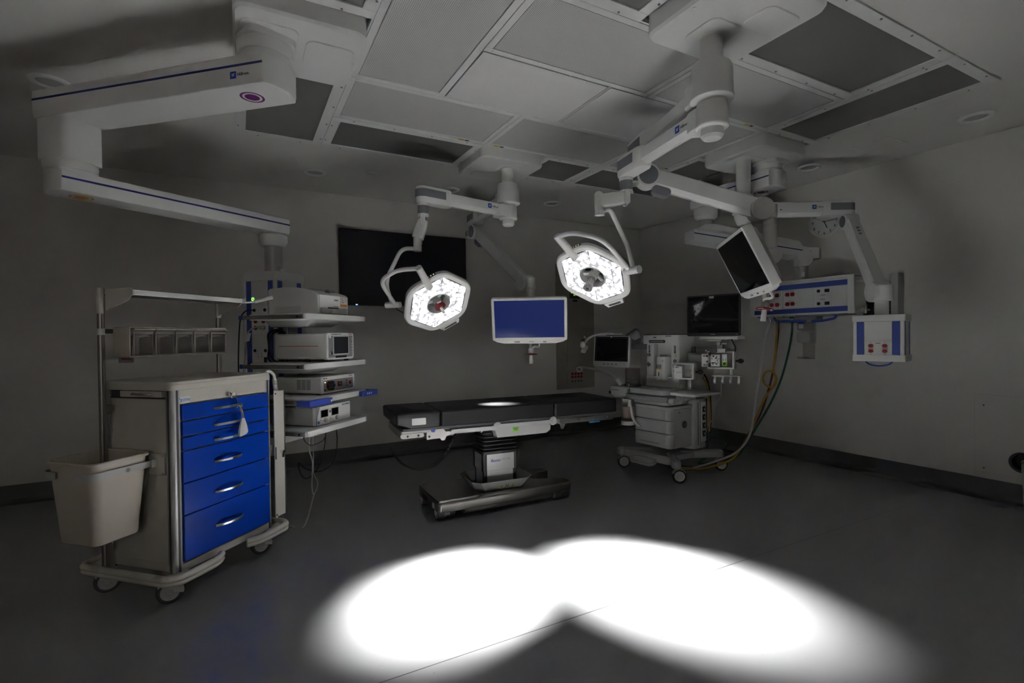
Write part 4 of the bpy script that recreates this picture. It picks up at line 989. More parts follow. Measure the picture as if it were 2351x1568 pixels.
def caster(parent, X, R, w, zt, cover, hubm, tyre=RUBBER, twin=False, ang=0.0, trail=.03, hood_from=75):
    """swivel caster: fork part with its wheel; X places the swivel axis on the floor"""
    Y = X @ M.Rotation(ang, 4, 'Z')
    m = MB(cover, Y)
    m.cyl((0, 0, R*1.7), (0, 0, zt), R*.28, n=18)
    hood = [(trail+R*1.03*math.cos(a), R+R*1.03*math.sin(a)) for a in [math.radians(hood_from+(195-hood_from)*k/12) for k in range(13)]]
    hood = hood+[(trail+R*.25*math.cos(a), R+R*.25*math.sin(a)) for a in [math.radians(195-(195-hood_from)*k/6) for k in range(7)]]
    Z = Fr((0, 0, 0), (0, -1, 0), y=(0, 0, 1))
    if twin:
        m.prism(hood, -w*.22, w*.22, Z)
    else:
        for s in (-1, 1) if hood_from < 150 else ():
            m.prism(hood, s*(w/2+.004)-.003, s*(w/2+.004)+.003, Z)
        m.prism([(trail+R*1.03*math.cos(a), R+R*1.03*math.sin(a)) for a in [math.radians(30+130*k/10) for k in range(11)]]+[(trail+R*.93*math.cos(a), R+R*.93*math.sin(a)) for a in [math.radians(160-130*k/10) for k in range(11)]], -w/2-.005, w/2+.005, Z)
    c = obj('caster', m, parent, .002)
    def wheel(o):
        q = MB(tyre, Y); T = Fr((trail, o, R), (0, 1, 0), y=(0, 0, 1)); ww = w*.30 if twin else w*.5
        q.lathe([(R*.72, -ww), (R*.9, -ww), (R, -ww*.55), (R, ww*.55), (R*.9, ww), (R*.72, ww)], T, 32, caps=False)
        q.m(hubm).lathe([(.001, -ww*1.02), (R*.30, -ww*1.04), (R*.34, -ww*.92), (R*.70, -ww*.90), (R*.73, -ww*1.0), (R*.74, -ww*.9), (R*.74, ww*.9), (R*.73, ww), (R*.70, ww*.9), (R*.34, ww*.92), (R*.30, ww*1.04), (.001, ww*1.02)], T, 32)
        obj('wheel', q, c, .001)
    if twin:
        wheel(-w*.36); wheel(w*.36)
    else: wheel(0)
    return c
for x, y, a in ((.03, .03, 2.5), (CW-.03, .03, 2.7), (.03, CD-.03, 2.6), (CW-.03, CD-.03, 2.9)):
    caster(ct, CX @ M.Translation((x, y, 0)), .062, .034, .15, CREAM, LGREY, DGREY, ang=a)
# rear poles with brackets and the overhead tray
m = MB(DSTEEL, CX)
for x in (-.055, CW+.005):
    q = MB(DSTEEL, CX).cyl((x, .42, .17), (x, .42, 1.545), .0165, n=22).m(CREAM).cyl((x, .42, 1.535), (x, .42, 1.672), .0185, n=22).m(WHITE).cyl((x, .42, 1.42), (x, .42, 1.455), .0185, n=22).m(DSTEEL)
    q.b2((x-.012 if x > 0 else x-.008, .405, .25), (x+.008 if x > 0 else x+.03, .435, .29)).b2((x-.012 if x > 0 else x-.008, .405, 1.0), (x+.008 if x > 0 else x+.04, .435, 1.04))
    obj('pole', q, ct)
    br = [(.40, 1.545), (.40, 1.665), (.215, 1.668), (.205, 1.632)]+[(.205+.195*t, 1.632-.075*t**.5) for t in (.15, .35, .6, .85)]
    obj('bracket', MB(CREAM, CX).prism([(y, z) for y, z in br], -.003, .003, Fr((x+.014 if x < 0 else x-.014, 0, 0), (1, 0, 0), x=(0, 1, 0))), ct, .001)
m = MB(WHITE, CX).b2((-.042, .198, 1.628), (CW-.008, .204, 1.656)).b2((-.042, .20, 1.640), (CW-.008, .43, 1.646)).m(DGREY).b2((-.035, .21, 1.632), (CW-.015, .42, 1.640)).m(ALU).b2((CW-.012, .196, 1.626), (CW+.004, .21, 1.657)).b2((-.047, .196, 1.626), (-.038, .21, 1.657))
obj('overhead_shelf', m, ct, .001)
m = MB(WHITE, CX).tube([(CX.inverted() @ CX) @ V(p) for p in ((CW, .22, 1.63), (CW+.04, .19, 1.635), (CW+.075, .17, 1.645))], .006, 8).cyl((CW+.065, .175, 1.642), (CW+.17, .12, 1.675), .0125, n=18)
obj('swing_handle', m, ct)
m = MB(DGREY, CX).b2((-.06, .405, 1.428), (CW+.01, .412, 1.452))
obj('rack_bar', m, ct)

rk = cthing('tilt_bin_rack', 'rack of five smoky tilt bins hung between the cart poles', 'storage bins', (.315, .35, 1.295))
m = MB(BEIGE, CX).b2((-.003, .40, 1.297), (.625, .406, 1.462)).b2((-.003, .285, 1.456), (.625, .40, 1.463)).b2((-.003, .285, 1.296), (.625, .40, 1.303))
for x in (-.003, .620): m.b2((x, .285, 1.297), (x+.005, .40, 1.463))
obj('case', m, rk, .001)
xs = (.006, .130, .256, .378, .497, .619)
for i in range(5):
    x0, x1 = xs[i]+.002, xs[i+1]-.002
    m = MB(SMOKE, CX); prof = [(.288, 1.306), (.288, 1.43), (.268, 1.452), (.263, 1.446), (.280, 1.420), (.284, 1.31), (.396, 1.31), (.396, 1.306)]
    m.loft([[(x, y, z) for y, z in prof] for x in (x0, x1)])
    tri = [(.286, 1.306), (.286, 1.425), (.39, 1.40), (.39, 1.306)]
    for x in (x0, x1-.002): m.loft([[(xx, y, z) for y, z in tri] for xx in (x, x+.002)])
    m.m(EDGE).b2((x0, .2825, 1.426), (x1, .2875, 1.434)).b2((x0, .2845, 1.306), (x0+.003, .2865, 1.43)).b2((x1-.003, .2845, 1.306), (x1, .2865, 1.43)).b2((x0, .2845, 1.306), (x1, .2865, 1.309)).b2((x0, .262, 1.447), (x1, .266, 1.453)).b2((x0, .27, 1.306), (x0+.0025, .272, 1.45)).b2((x0+.018, .285, 1.41), (x1-.018, .2866, 1.412))
    obj('tilt_bin', m, rk)

# waste bin on the cart side
wb = cthing('waste_bin', 'beige plastic waste bin hanging on the left side of the cart', 'waste bin', (-.16, .29, .39))
def br(w, d, z, r=.045): return [(x, y, z) for x, y in rrect(w, d, r, 6, -.165, .29)]
m = MB(BEIGE, CX).loft([br(.215, .255, .392, .03), br(.225, .265, .40, .04), br(.285, .325, .785, .05), br(.305, .345, .788, .055), br(.309, .349, .797, .055), br(.303, .343, .803, .055), br(.282, .322, .800, .05), br(.276, .316, .785, .05), br(.216, .256, .402, .035)])
obj('tub', m, wb)
m = MB(LGREY, CX); z0, z1 = .722, .757
pth = [(-.016, .462), (-.10, .470), (-.306, .466), (-.330, .44), (-.330, .36)]
for pts_ in ([(-.010, .122), (-.29, .118), (-.322, .15), (-.325, .23)], [(-.010, .458), (-.29, .462), (-.322, .43), (-.325, .35)]):
    m.ribbon(round_path([V((x, y, (z0+z1)/2)) for x, y in pts_], .03, 5), .034, .003)
hk = obj('holder_ring', m, wb, label='grey steel strap holding the bin')
m = MB(CREAM, CX).b2((-.004, .056, .675), (.009, .165, .787)).b2((-.03, .11, .72), (-.002, .118, .76)).m(CHROME).cyl((-.15, .1185, .739), (-.15, .113, .739), .011, n=14)
for z in (.685, .778): m.cyl((-.004, .068, z), (-.007, .068, z), .004, n=8)
obj('wall_bracket', m, wb, .001)

# key ring with a small cloth pouch
kp = cthing('key_pouch', 'small white cloth pouch hanging from the cart key on a tan string', 'pouch', (.40, -.06, .83))
m = MB(CHROME, CX).b2((.340, -.03, 1.058), (.350, -.014, 1.078)).cyl((.345, -.014, 1.068), (.345, -.036, 1.068), .006, n=10)
m.tube([V((.362+.017*math.cos(a), -.034, 1.058+.017*math.sin(a))) for a in [k*PI/10 for k in range(21)]], .0014, 6)
m.tube([V((.375, -.036, 1.048)), V((.380, -.042, 1.03)), V((.381, -.052, 1.0)), V((.381, -.058, .992))], .003, 6)
obj('key', m, kp)
m = MB(TAN)
for a, b in (((.381, -.060, .992), (.395, -.062, .918)), ((.385, -.060, .992), (.408, -.062, .918))):
    m.tube([CX @ V(a), CX @ (V(a).lerp(V(b), .5)+V((.003, -.002, 0))), CX @ V(b)], .0024, 6)
m.tube(smooth_path([CX @ V(p) for p in ((.36, -.058, .985), (.375, -.062, .998), (.384, -.064, .985), (.395, -.062, 1.0), (.402, -.060, .982))]), .0026, 6)
obj('string', m, kp)
rg = []
for z, w, d in ((.918, .020, .014), (.908, .026, .020), (.895, .036, .024), (.872, .052, .030), (.842, .066, .034), (.826, .066, .030), (.817, .052, .016)):
    rg.append([(.401+w/2*math.cos(a)*(1+.05*math.sin(9*a)), -.062+d/2*math.sin(a)*(1+.08*math.cos(7*a)), z+(.005*math.cos(a) if z < .83 else 0)) for a in [2*PI*k/28 for k in range(28)]])
obj('bag', MB(CLOTH, CX).loft(rg), kp)
# ribbed power cord grip hooked on the right rear of the cart
pc = cthing('coiled_power_cord', 'white ribbed power cord grip hooked behind the right cart corner', 'cable', (CW+.05, .05, 1.05))
P = [CX @ V(p) for p in ((CW+.01, .08, 1.02), (CW+.012, .075, 1.10), (CW+.02, .06, 1.155), (CW+.045, .045, 1.172), (CW+.066, .03, 1.15), (CW+.07, .025, 1.12))]
m = MB(WHITE).tube(smooth_path(P), .0105, 12); obj('cord', m, pc)
m = MB(WHITE, CX)
A, Bq = V((CW+.068, .026, 1.128)), V((CW+.085, .02, .985))
m.lathe([(.012, 0)]+[(.0125+(.0035 if k % 2 else 0), .008+.0085*k) for k in range(13)]+[(.013, .125), (.016, .14), (.012, .152)], Fr(A, Bq-A, y=(0, 1, 0)), 16)
obj('grip', m, pc)
m = MB(RUBBER, CX).tube(smooth_path([(CW+.02, .10, 1.10), (CW+.03, .06, 1.10), (CW+.03, .05, 1.03), (CW+.02, .08, .99)]), .008, 8); obj('dark_lead', m, pc)
# ------------------------------------------------------------------ operating table
TBA = math.radians(-5.0)
OX = M.Translation((1.97, 3.83, 0)) @ M.Rotation(TBA, 4, 'Z')
ot = thing('operating_table', 'operating table with black cushions on a steel pedestal base', 'operating table', OX @ V((-.09, 0, 0)), TBA)
def OF(x, y, z): return OX @ Fr((x, y, z), (0, -1, 0), y=(0, 0, 1))
bx = OX @ M.Rotation(math.radians(3.5), 4, 'Z')
# base slab with fork feet on the right
out = [(-.68, .235), (-.68, -.285), (-.66, -.305), (.16, -.305), (.22, -.30), (.46, -.30), (.515, -.275), (.525, -.20), (.50, -.16), (.34, -.10), (.26, -.06), (.26, .06), (.36, .10), (.50, .10), (.53, .13), (.53, .20), (.50, .235)]
out = rpoly(out, .05, 5)
def O3(z, s=1.0): return [(x*s-.078*(1-s), (y+.03)*s-.03, z) for x, y in out]
m = MB(DSTEEL, bx).loft([O3(.075, .985), O3(.080, .998), O3(.130, 1.0), O3(.142, .99), O3(.148, .975)])
m.prism(rpoly([(-.675, .225), (-.675, -.29), (-.34, -.29), (-.30, -.25), (-.30, .19), (-.34, .225)], .03, 4), .14, .162)
bs = obj('base', m, ot, .004)
m = MB(DSTEEL, bx).b2((-.46, -.275, .035), (.33, -.245, .08)).b2((-.46, -.275, .035), (-.43, .18, .078)).b2((-.46, .15, .035), (.33, .18, .08)).b2((.30, -.275, .035), (.33, .18, .08))
obj('skirt', m, bs, .003)
m = MB(BLACK, bx).b2((-.683, -.05, .085), (-.679, .10, .125)).m(PAPER).b2((-.6835, -.21, .085), (-.680, -.17, .125)).m(DGREY).b2((-.683, -.15, .09), (-.68, -.08, .12))
obj('socket_plate', m, bs)
for x, y in ((-.60, -.215), (-.60, .16), (.43, -.22), (.43, .16)):
    caster(ot, bx @ M.Translation((x, y, 0)), .052, .105, .085, MGREY, LGREY, DGREY, twin=True, hood_from=10, ang=(1.6 if x < 0 else -1.45), trail=.0)
# splash tray, telescopic column, bellows
m = MB(ALU, OX); c0 = (-.085, -.045)
def oc(w, d, z, c=.06): 
    x, y = c0; return [(x+a, y+b, z) for a, b in ((-w, -d+c), (-w+c, -d), (w-c, -d), (w, -d+c), (w, d-c), (w-c, d), (-w+c, d), (-w, d-c))]
m.loft([oc(.215, .17, .150), oc(.265, .215, .232), oc(.261, .211, .232), oc(.212, .167, .153)])
tr = obj('splash_tray', m, ot, .001)
m = MB(); T = OX @ Fr((c0[0]+.0, c0[1]-.190, .182), (0, -1, -.55), y=(0, 0, 1))
for dx in (-.035+.01, .065+.01): m.m(YELINK).prism([(dx-.017, -.014), (dx+.017, -.014), (dx, .017)], .0015, .0025, T).m(INK).prism([(dx-.005, -.008), (dx+.005, -.008), (dx, .005)], .002, .003, T)
m.m(INK)
for i in range(3):
    for j in range(3):
        if (i+j) % 2 == 0: m.box((.025+(i-1)*.010, (j-1)*.011, .002), (.007, .009, .001), T)
obj('warning_sign', m, tr)
m = MB(ALU, OX).prism(rrect(.285, .215, .02, 4, *c0), .15, .30).prism(rrect(.305, .235, .022, 4, *c0), .295, .432)
m.m(BLACK)
for sx in (-1, 1):
    for sy in (-1, 1):
        m.prism(rrect(.036, .036, .012, 4, c0[0]+sx*.127, c0[1]+sy*.092), .15, .296).prism(rrect(.042, .042, .014, 4, c0[0]+sx*.135, c0[1]+sy*.100), .292, .434)
cl_ = obj('column', m, ot, .002)
m = MB(); T = OF(c0[0], c0[1]-.1185, .375)
m.text('Baxter', .033, T @ M.Translation((-.042, 0, 0)), BLUEINK, shear=.25); m.text('Baxter', .033, T @ M.Translation((-.0412, 0, 0)), BLUEINK, shear=.25); m.text('PST 500', .021, T @ M.Translation((.052, .004, 0)), MGREY); obj('lettering', m, cl_)
m = MB(BLACK, OX); rg = []
def rb(w, d, z): return [(x, y, z) for x, y in rrect(w, d, .03, 4, *c0)]
rg.append(rb(.322, .252, .430)); rg.append(rb(.322, .252, .452))
n_ = 5
for k in range(n_):
    z = .458+.031*k
    rg += [rb(.285, .215, z), rb(.318-.002*k, .248-.002*k, z+.012), rb(.318-.002*k, .248-.002*k, z+.019), rb(.285, .215, z+.030)]
rg.append(rb(.27, .20, .63)); m.loft(rg)
obj('bellows', m, ot, .002)
# table frame
m = MB(ALU, OX).b2((-.24, -.13, .60), (.05, .12, .66)).m(DGREY).b2((-.90, -.27, .690), (.95, .25, .712))
m.m(LGREY).prism([(-.60, .655), (-.60, .69), (.34, .69), (.34, .60), (.30, .575), (-.14, .575), (-.16, .63), (-.24, .655)], -.24, .24, OX.inverted() @ OX @ Fr((0, 0, 0), (0, -1, 0), y=(0, 0, 1)))
fr_ = obj('frame', m, ot, .004)
m = MB(GRNLAB).box((0, 0, 0), (.055, .034, .001), OF(.02, -.2412, .632)).m(DGREY).box((0, .006, .0004), (.04, .005, .001), OF(.02, -.2412, .632)).box((0, -.006, .0004), (.03, .005, .001), OF(.02, -.2412, .632)).m(LGREY).box((0, 0, 0), (.03, .012, .001), OF(-.05, -.2412, .632))
obj('green_label', m, fr_, label='bright green label')
for y, s in ((-.275, -1), (.262, 1)):
    m = MB(ALU, OX)
    for x0, x1, zz in ((-.52, -.165, .664), (-.14, .335, .674)): m.prism(stadium(x0, x1, .0165), -.004, .004, OX.inverted() @ OX @ Fr((0, y, zz), (0, -1, 0), y=(0, 0, 1)))
    m.m(STEEL).prism(stadium(.43, .93, .022), -.004, .004, Fr((0, y+.01, .668), (0, -1, 0), y=(0, 0, 1)))
    m.prism(stadium(-.90, -.76, .019), -.004, .004, Fr((0, y+.005, .658), (0, -1, 0), y=(0, 0, 1)))
    obj('side_rail', m, ot, .001)
    m = MB(LGREY, OX)
    for x, z in ((-.152, .672), (.345, .678)): m.cyl((x, y-.002, z), (x, y+.04, z), .036, n=30)
    obj('hinge_disc', m, ot, .002)
    m = MB(STEEL, OX); hk_ = [(-.72, .615), (-.72, .70), (-.60, .70), (-.57, .668), (-.50, .668), (-.50, .640), (-.565, .632), (-.578, .600), (-.605, .600), (-.62, .62), (-.66, .618)]
    m.prism(hk_, -.007, .007, Fr((0, y+.018, 0), (0, -1, 0), y=(0, 0, 1)))
    hk2 = [(.36, .70), (.45, .705), (.56, .70), (.56, .648), (.47, .645), (.45, .60), (.43, .60), (.42, .64), (.38, .66)]
    m.prism(hk2, -.007, .007, Fr((0, y+.018, 0), (0, -1, 0), y=(0, 0, 1)))
    m.m(CHROME).cyl((-.70, y+.02, .640), (-.70, y+.008, .640), .0085, n=14)
    for x in (-.865, -.785): m.cyl((x, y+.004, .658), (x, y-.006, .658), .008, n=14)
    for x in (.58, .75, .88): m.cyl((x, y+.008, .672), (x, y+.001, .672), .005, n=10)
    m.m(BHANDLE).prism([(-.69, .70), (-.65, .70), (-.655, .675), (-.665, .668), (-.685, .675)], -.009, .009, Fr((0, y+.018, 0), (0, -1, 0), y=(0, 0, 1)))
    obj('hinge_clamp', m, ot, .002)
m = MB(WHITE, OX).b2((-.905, -.262, .640), (-.78, .25, .676)).m(STEEL).b2((-.905, -.268, .672), (-.70, .256, .694)).b2((-.912, -.262, .640), (-.902, .25, .694))
m.m(BHANDLE).b2((-.86, -.25, .632), (-.83, -.22, .642)); hp_ = obj('head_plate', m, ot, .002)
m = MB(STEEL, OX).b2((.40, -.262, .645), (.95, -.245, .70)).b2((.40, .232, .645), (.95, .25, .70)).b2((.93, -.26, .65), (.955, .25, .70)).m(CYANINK).b2((.70, -.278, .632), (.80, -.262, .644))
obj('leg_frame', m, ot, .002)
def cushion(x0, x1, name, wedge=False, z1=.83):
    w = .585; y0 = -.30; y1 = .285
    n = 10; rg = []
    def rr_(xa, xb, ya, yb, z, r=.02): return [(x, y, z) for x, y in rrect(xb-xa, yb-ya, r, 4, (xa+xb)/2, (ya+yb)/2)]
    if wedge: rg = [rr_(x0+.10, x1-.004, y0+.012, y1-.012, .715), rr_(x0+.004, x1, y0+.002, y1-.002, .748), rr_(x0, x1, y0, y1, z1-.010), rr_(x0+.006, x1-.006, y0+.006, y1-.006, z1-.003), rr_(x0+.014, x1-.014, y0+.014, y1-.014, z1)]
    else: rg = [rr_(x0, x1, y0+.004, y1-.004, .716), rr_(x0, x1, y0, y1, .722), rr_(x0, x1, y0, y1, z1-.010), rr_(x0+.003, x1-.003, y0+.005, y1-.005, z1-.003), rr_(x0+.007, x1-.007, y0+.014, y1-.014, z1)]
    return MB(VINYL, OX).loft(rg)
hc = obj('head_cushion', cushion(-.955, -.617, 'head', True), ot)
obj('white_label', MB(PAPER).prism(rrect(.105, .05, .006, 3), -.001, .0015, OF(-.785, -.3002, .765)), hc, label='blank white label')
bc = obj('back_cushion', cushion(-.613, .345, 'back'), ot)
obj('cut_out', MB(BLACK, OX).prism([(.20, .03), (.33, .0), (.33, .16), (.30, .17)], .8295, .8305), bc)
obj('leg_cushion', cushion(.349, .965, 'leg'), ot)
# hand control with coiled cord, hanging at the head end
hcn = thing('hand_control', 'black hand control hooked on the head end of the table, coiled cord', 'remote control', OX @ V((-.94, .12, .55)), TBA)
P0, P1 = AT(868, 974, 4.06), AT(896, 1026, 3.98)
m = MB(BLACK); dv = P1-P0; X = Fr(P0, dv, y=(0, -1, .3))
m.loft([[(x, y, z) for x, y in rrect(w_, t_, .006, 3)] for w_, t_, z in ((.030, .018, 0), (.046, .026, .05), (.050, .028, .10), (.042, .034, .14), (.046, .034, .18), (.030, .026, dv.length))])
obj('handset', m, hcn, .001)
C0 = [P1, AT(905, 1043, 3.97), AT(925, 1065, 3.95), AT(960, 1078, 3.92), AT(995, 1070, 3.88), AT(1018, 1048, 3.86), AT(1035, 1020, 3.86), AT(1046, 994, 3.88), AT(1047, 985, 3.90)]
path = smooth_path(C0, 60); hel = []; prev = None
for i, p in enumerate(path[50:]):
    t = (path[min(i+51, len(path)-1)]-path[max(i+49, 0)]).normalized(); u_ = t.cross(V((0, 1, 0))).normalized(); w_ = t.cross(u_); a = i*1.05
    hel.append(p+(u_*math.cos(a)+w_*math.sin(a))*.0085)
m = MB(RUBBER).tube(hel, .0034, 5); m.tube(path[:56], .003, 6); obj('coiled_cord', m, hcn)
# ------------------------------------------------------------------ far right mount: outlet box arm
OB = thing('outlet_boom', 'grey ceiling arm ending in a small white box with blue stripes and red outlets', 'equipment boom', (3.929, 2.94, H))
ceiling_cover(OB, 3.745, 2.62, 4.36, 3.235, None, [(3.95, 2.93, .30, .24)])
m = MB(ARMW).cyl((3.929, 2.94, 2.56), (3.929, 2.94, 2.902), .060, n=32); obj('post', m, OB)
m = MB(ARMW); hub(m, 3.929, 2.94, 2.43, 2.60, .088); m.lathe([(.080, 2.44), (.078, 2.40), (.055, 2.345), (.045, 2.335), (.001, 2.335)], M.Translation((3.929, 2.94, 0)), 32)
obj('hub', m, OB)
EC = (4.697, 2.487); d = (V(EC)-V((3.929, 2.94))).normalized(); zc = 2.463
m = MB(ARMW); bar(m, (3.929+d.x*.07, 2.94+d.y*.07, zc), (EC[0]-d.x*.10, EC[1]-d.y*.10, zc), .085, .125); arm = obj('swing_arm', m, OB)
side = V((d.y, -d.x, 0)); side = side if side.y < 0 else -side
lg = MB(); c_ = V((3.929, 2.94, zc+.012)).lerp(V((*EC, zc+.012)), .66)+side*.0428; logo(lg, Fr(c_, side, y=(0, 0, 1)), .036)
c_ = V((3.929, 2.94, zc-.01)).lerp(V((*EC, zc-.01)), .30)+side*.0428; T = Fr(c_, side, y=(0, 0, 1)); lg.m(PAPER)
for i in range(3): lg.m(PAPER).box((-.045+.04*i, 0, 0), (.032, .036, .001), T).m(MGREY).box((-.045+.04*i, .004, .0006), (.018, .010, .0006), T)
obj('maker_mark', lg, arm)
elbow(OB, EC, -d, zc, h=.13, r=.056, back=.19)
BC = V((4.431, 2.096, 0)); nb = V((-.96, -.28, 0)).normalized(); rb_ = V((-nb.y*-1, 0, 0)); rb_ = V((0, 0, 1)).cross(nb)
A = V((*EC, 2.345)); e = V((4.44, 2.125, 1.70)); dd = (e-A); dh = V((dd.x, dd.y, 0)).normalized(); sd = V((dh.y, -dh.x, 0)); J = A+dh*.03
m = MB(ARMW).cyl((*EC, 2.40), (*EC, 2.33), .043, n=26).cyl(J-sd*.055, J+sd*.055, .066, n=32).m(INSET).cyl(J-sd*.0565, J+sd*.0565, .05, n=32); obj('fork', m, OB, .003)
m = MB(ARMW); du = dd.normalized(); bar(m, J+du*.03, e-du*.02, .095, .125, .02, 1.05)
T = Fr(J.lerp(e, .3)+nb*.06, nb, y=(0, 0, 1)); ar = obj('spring_arm', m, OB)
fn = du.cross(sd).normalized(); fn = fn if fn.dot(V((-1, -1, 0))) > 0 else -fn
m = MB(INSET)
for i in range(3): m.box((0, 0, 0), (.022, .016, .0015), Fr(J+du*(.14+.035*i)+fn*.0633, fn, y=-du))
obj('marking', m, ar)
m = MB(ARMW).cyl(e-sd*.062, e+sd*.062, .082, n=36).prism(stadium(-.01, .05, .06), -.075, .05, Fr(e, (0, 0, 1), x=(BC.x-e.x, BC.y-e.y, 0))); obj('knuckle', m, OB, .006)
m = MB(ARMW).cyl((BC.x, BC.y, 1.515), (BC.x, BC.y, 1.67), .047, n=32).ring(.0465, .049, 1.55, 1.555, M.Translation((BC.x, BC.y, 0))).ring(.0465, .049, 1.575, 1.58, M.Translation((BC.x, BC.y, 0))); obj('drop_post', m, OB)
GX = M(((rb_.x, -nb.x, 0, BC.x), (rb_.y, -nb.y, 0, BC.y), (0, 0, 1, 1.335), (0, 0, 0, 1)))      # x right seen from the front, y into the box
def GF(x, z, o=0.0): return GX @ Fr((x, -.150-o, z), (0, -1, 0), y=(0, 0, 1))
m = MB(PLAST, GX).prism(rrect(.318, .29, .012, 3), -.135, .135).m(ARMW)
for z0, z1, s in ((.128, .178, 1), (-.178, -.126, 1)): 
    bow = [(-.168, -.150), (-.08, -.158), (0, -.161), (.08, -.158), (.168, -.150), (.168, .15), (-.168, .15)]
    m.prism(rpoly(bow, .012, 3), z0, z1)
for x in (-.148, .148): m.b2((x-.012, -.152, -.13), (x+.012, -.14, .13))
bx_ = obj('outlet_box', m, OB, .003)
m = MB(STRIPE)
for x in (-.112, .112): m.box((x-.012, 0, 0), (.024, .256, .004), GF(0, 0)).box((x+.011, 0, 0), (.022, .256, .006), GF(0, 0))
m.X = GX
for y in (-.1, .1): m.b2((.158, y-.02, -.127), (.1605, y+.02, .127))
obj('blue_strip', m, bx_)
m = MB(PLAST).box((0, .055, .0), (.172, .142, .004), GF(0, 0)).box((0, -.073, .0), (.172, .108, .004), GF(0, 0))
pn = obj('outlet_panel', m, bx_, .001)
m = MB(RED)
for x in (-.045, .042):
    for z in (-.058, -.097):
        T = GF(x, z, .002); m.m(RED).prism(rpoly([(-.016, -.006), (-.010, -.0135), (.010, -.0135), (.016, -.006), (.016, .006), (.010, .0135), (-.010, .0135), (-.016, .006)], .004, 3), 0, .004, T)
        m.m(BLACK).box((-.006, 0, .004), (.002, .006, .001), T).box((.006, 0, .004), (.002, .006, .001), T).box((0, .008, .004), (.005, .004, .001), T)
    for z in (-.034, -.122): m.m(DSTEEL).cyl(GF(x, z, .002) @ V((0, 0, 0)), GF(x, z, .002) @ V((0, 0, .002)), .004, n=10)
    m.m(DGREY).box((0, 0, 0), (.036, .004, .001), GF(x, -.0775, .0025))
m.m(PAPER).box((0, 0, 0), (.05, .011, .001), GF(0, -.037, .0022)).m(INK).box((0, 0, .0006), (.032, .004, .0006), GF(0, -.037, .0022))
obj('red_outlet', m, pn)
m = MB(BHANDLE); m.tube(smooth_path([GX @ V(p) for p in ((-.085, -.12, -.178), (-.06, -.125, -.20), (0, -.13, -.212), (.06, -.125, -.20), (.085, -.12, -.178))]), .006, 8); obj('grab_handle', m, bx_)

# ------------------------------------------------------------------ far right mount: wide gas and power head
SB = thing('gas_boom', 'wide white gas and power head with blue stripes on a boom by the right wall', 'equipment boom', (4.163, 2.862, 2.9))
m = MB(ARMW).prism(rrect(.23, .23, .05), 2.862, 2.897, M.Translation((4.17, 2.85, 0))).lathe([(.118, 2.82), (.122, 2.845), (.122, 2.865), (.10, 2.87)], M.Translation((4.163, 2.862, 0)), 36).cyl((4.163, 2.862, 2.795), (4.163, 2.862, 2.83), .11, n=36)
obj('turntable', m, SB, .003)
PV = (4.19, 3.57)
big_arm(SB, (4.163, 2.862), PV, 2.655, 2.80, .235, 2.745, 'upper_arm', .125, .13, (MAROON, .20), (-1, .22))
m = MB(ARMW).lathe([(.085, 2.66), (.112, 2.65), (.115, 2.60), (.112, 2.565), (.085, 2.54), (.072, 2.535)], M.Translation((*PV, 0)), 34).m(ALU).cyl((*PV, 2.45), (*PV, 2.545), .072, n=32); obj('arm_joint', m, SB, .002)
L0, L1 = V((*PV, 2.345)), V((5.145, 3.205, 2.205)); d3 = (L1-L0); dh = V((d3.x, d3.y, 0)).normalized(); sd = V((dh.y, -dh.x, 0)); X = Fr(L0, sd, x=dh)
def lift(x0, x1, z0, z1, w): 
    k = d3.z/V((d3.x, d3.y, 0)).length
    return [(x0, z0+k*x0), (x1, z0+k*x1), (x1, z1+k*x1), (x0, z1+k*x0)]
LL = V((d3.x, d3.y, 0)).length
Xs = M(((dh.x, 0, sd.x, L0.x), (dh.y, 0, sd.y, L0.y), (0, 1, 0, L0.z), (0, 0, 0, 1)))
m = MB(ARMW).prism(rpoly(lift(-.18, LL+.05, -.055, .06, 0), .012, 3), -.105, .105, Xs)
hump = [(-.15, .05+.02), (-.12, .095), (-.05, .135), (.06, .14), (LL-.05, .125-.145), (LL+.0, .06-.145), (LL+.03, -.11)]
m.prism(hump, -.085, .085, Xs)
la = obj('lift_arm', m, SB, .005)
m = MB(NAVY)
k_ = d3.z/LL
for s in (-1, 1): m.prism([(-.18, .012-k_*.18), (.30, .012+k_*.30), (.30, .022+k_*.30), (-.18, .022-k_*.18)], s*.1052-.0005, s*.1052+.0005, Xs).prism([(.48, .012+k_*.48), (LL+.06, .012+k_*(LL+.06)), (LL+.06, .022+k_*(LL+.06)), (.48, .022+k_*.48)], s*.1052-.0005, s*.1052+.0005, Xs)
obj('stripe_line', m, la, label='thin dark blue line')
m = MB(ARMW).prism(rrect(.30, .19, .05), -.06, .055, Fr(L1+dh*.05, (0, 0, 1), x=dh)).cyl(L1-sd*-.108-V((0, 0, .055)), L1+sd*.04-V((0, 0, .055)), .085, n=36); obj('end_joint', m, SB, .005)
m = MB(ARMW).cyl((5.17, 3.19, 2.075), (5.17, 3.19, 2.16), .07, n=32).m(ALU).cyl((5.17, 3.19, 1.93), (5.17, 3.19, 2.08), .063, n=32).m(PAPER).box((5.118, 3.153, 1.985), (.004, .06, .05)); obj('drop_tube', m, SB)
HX = 5.07; y0, y1 = 3.72, 2.625
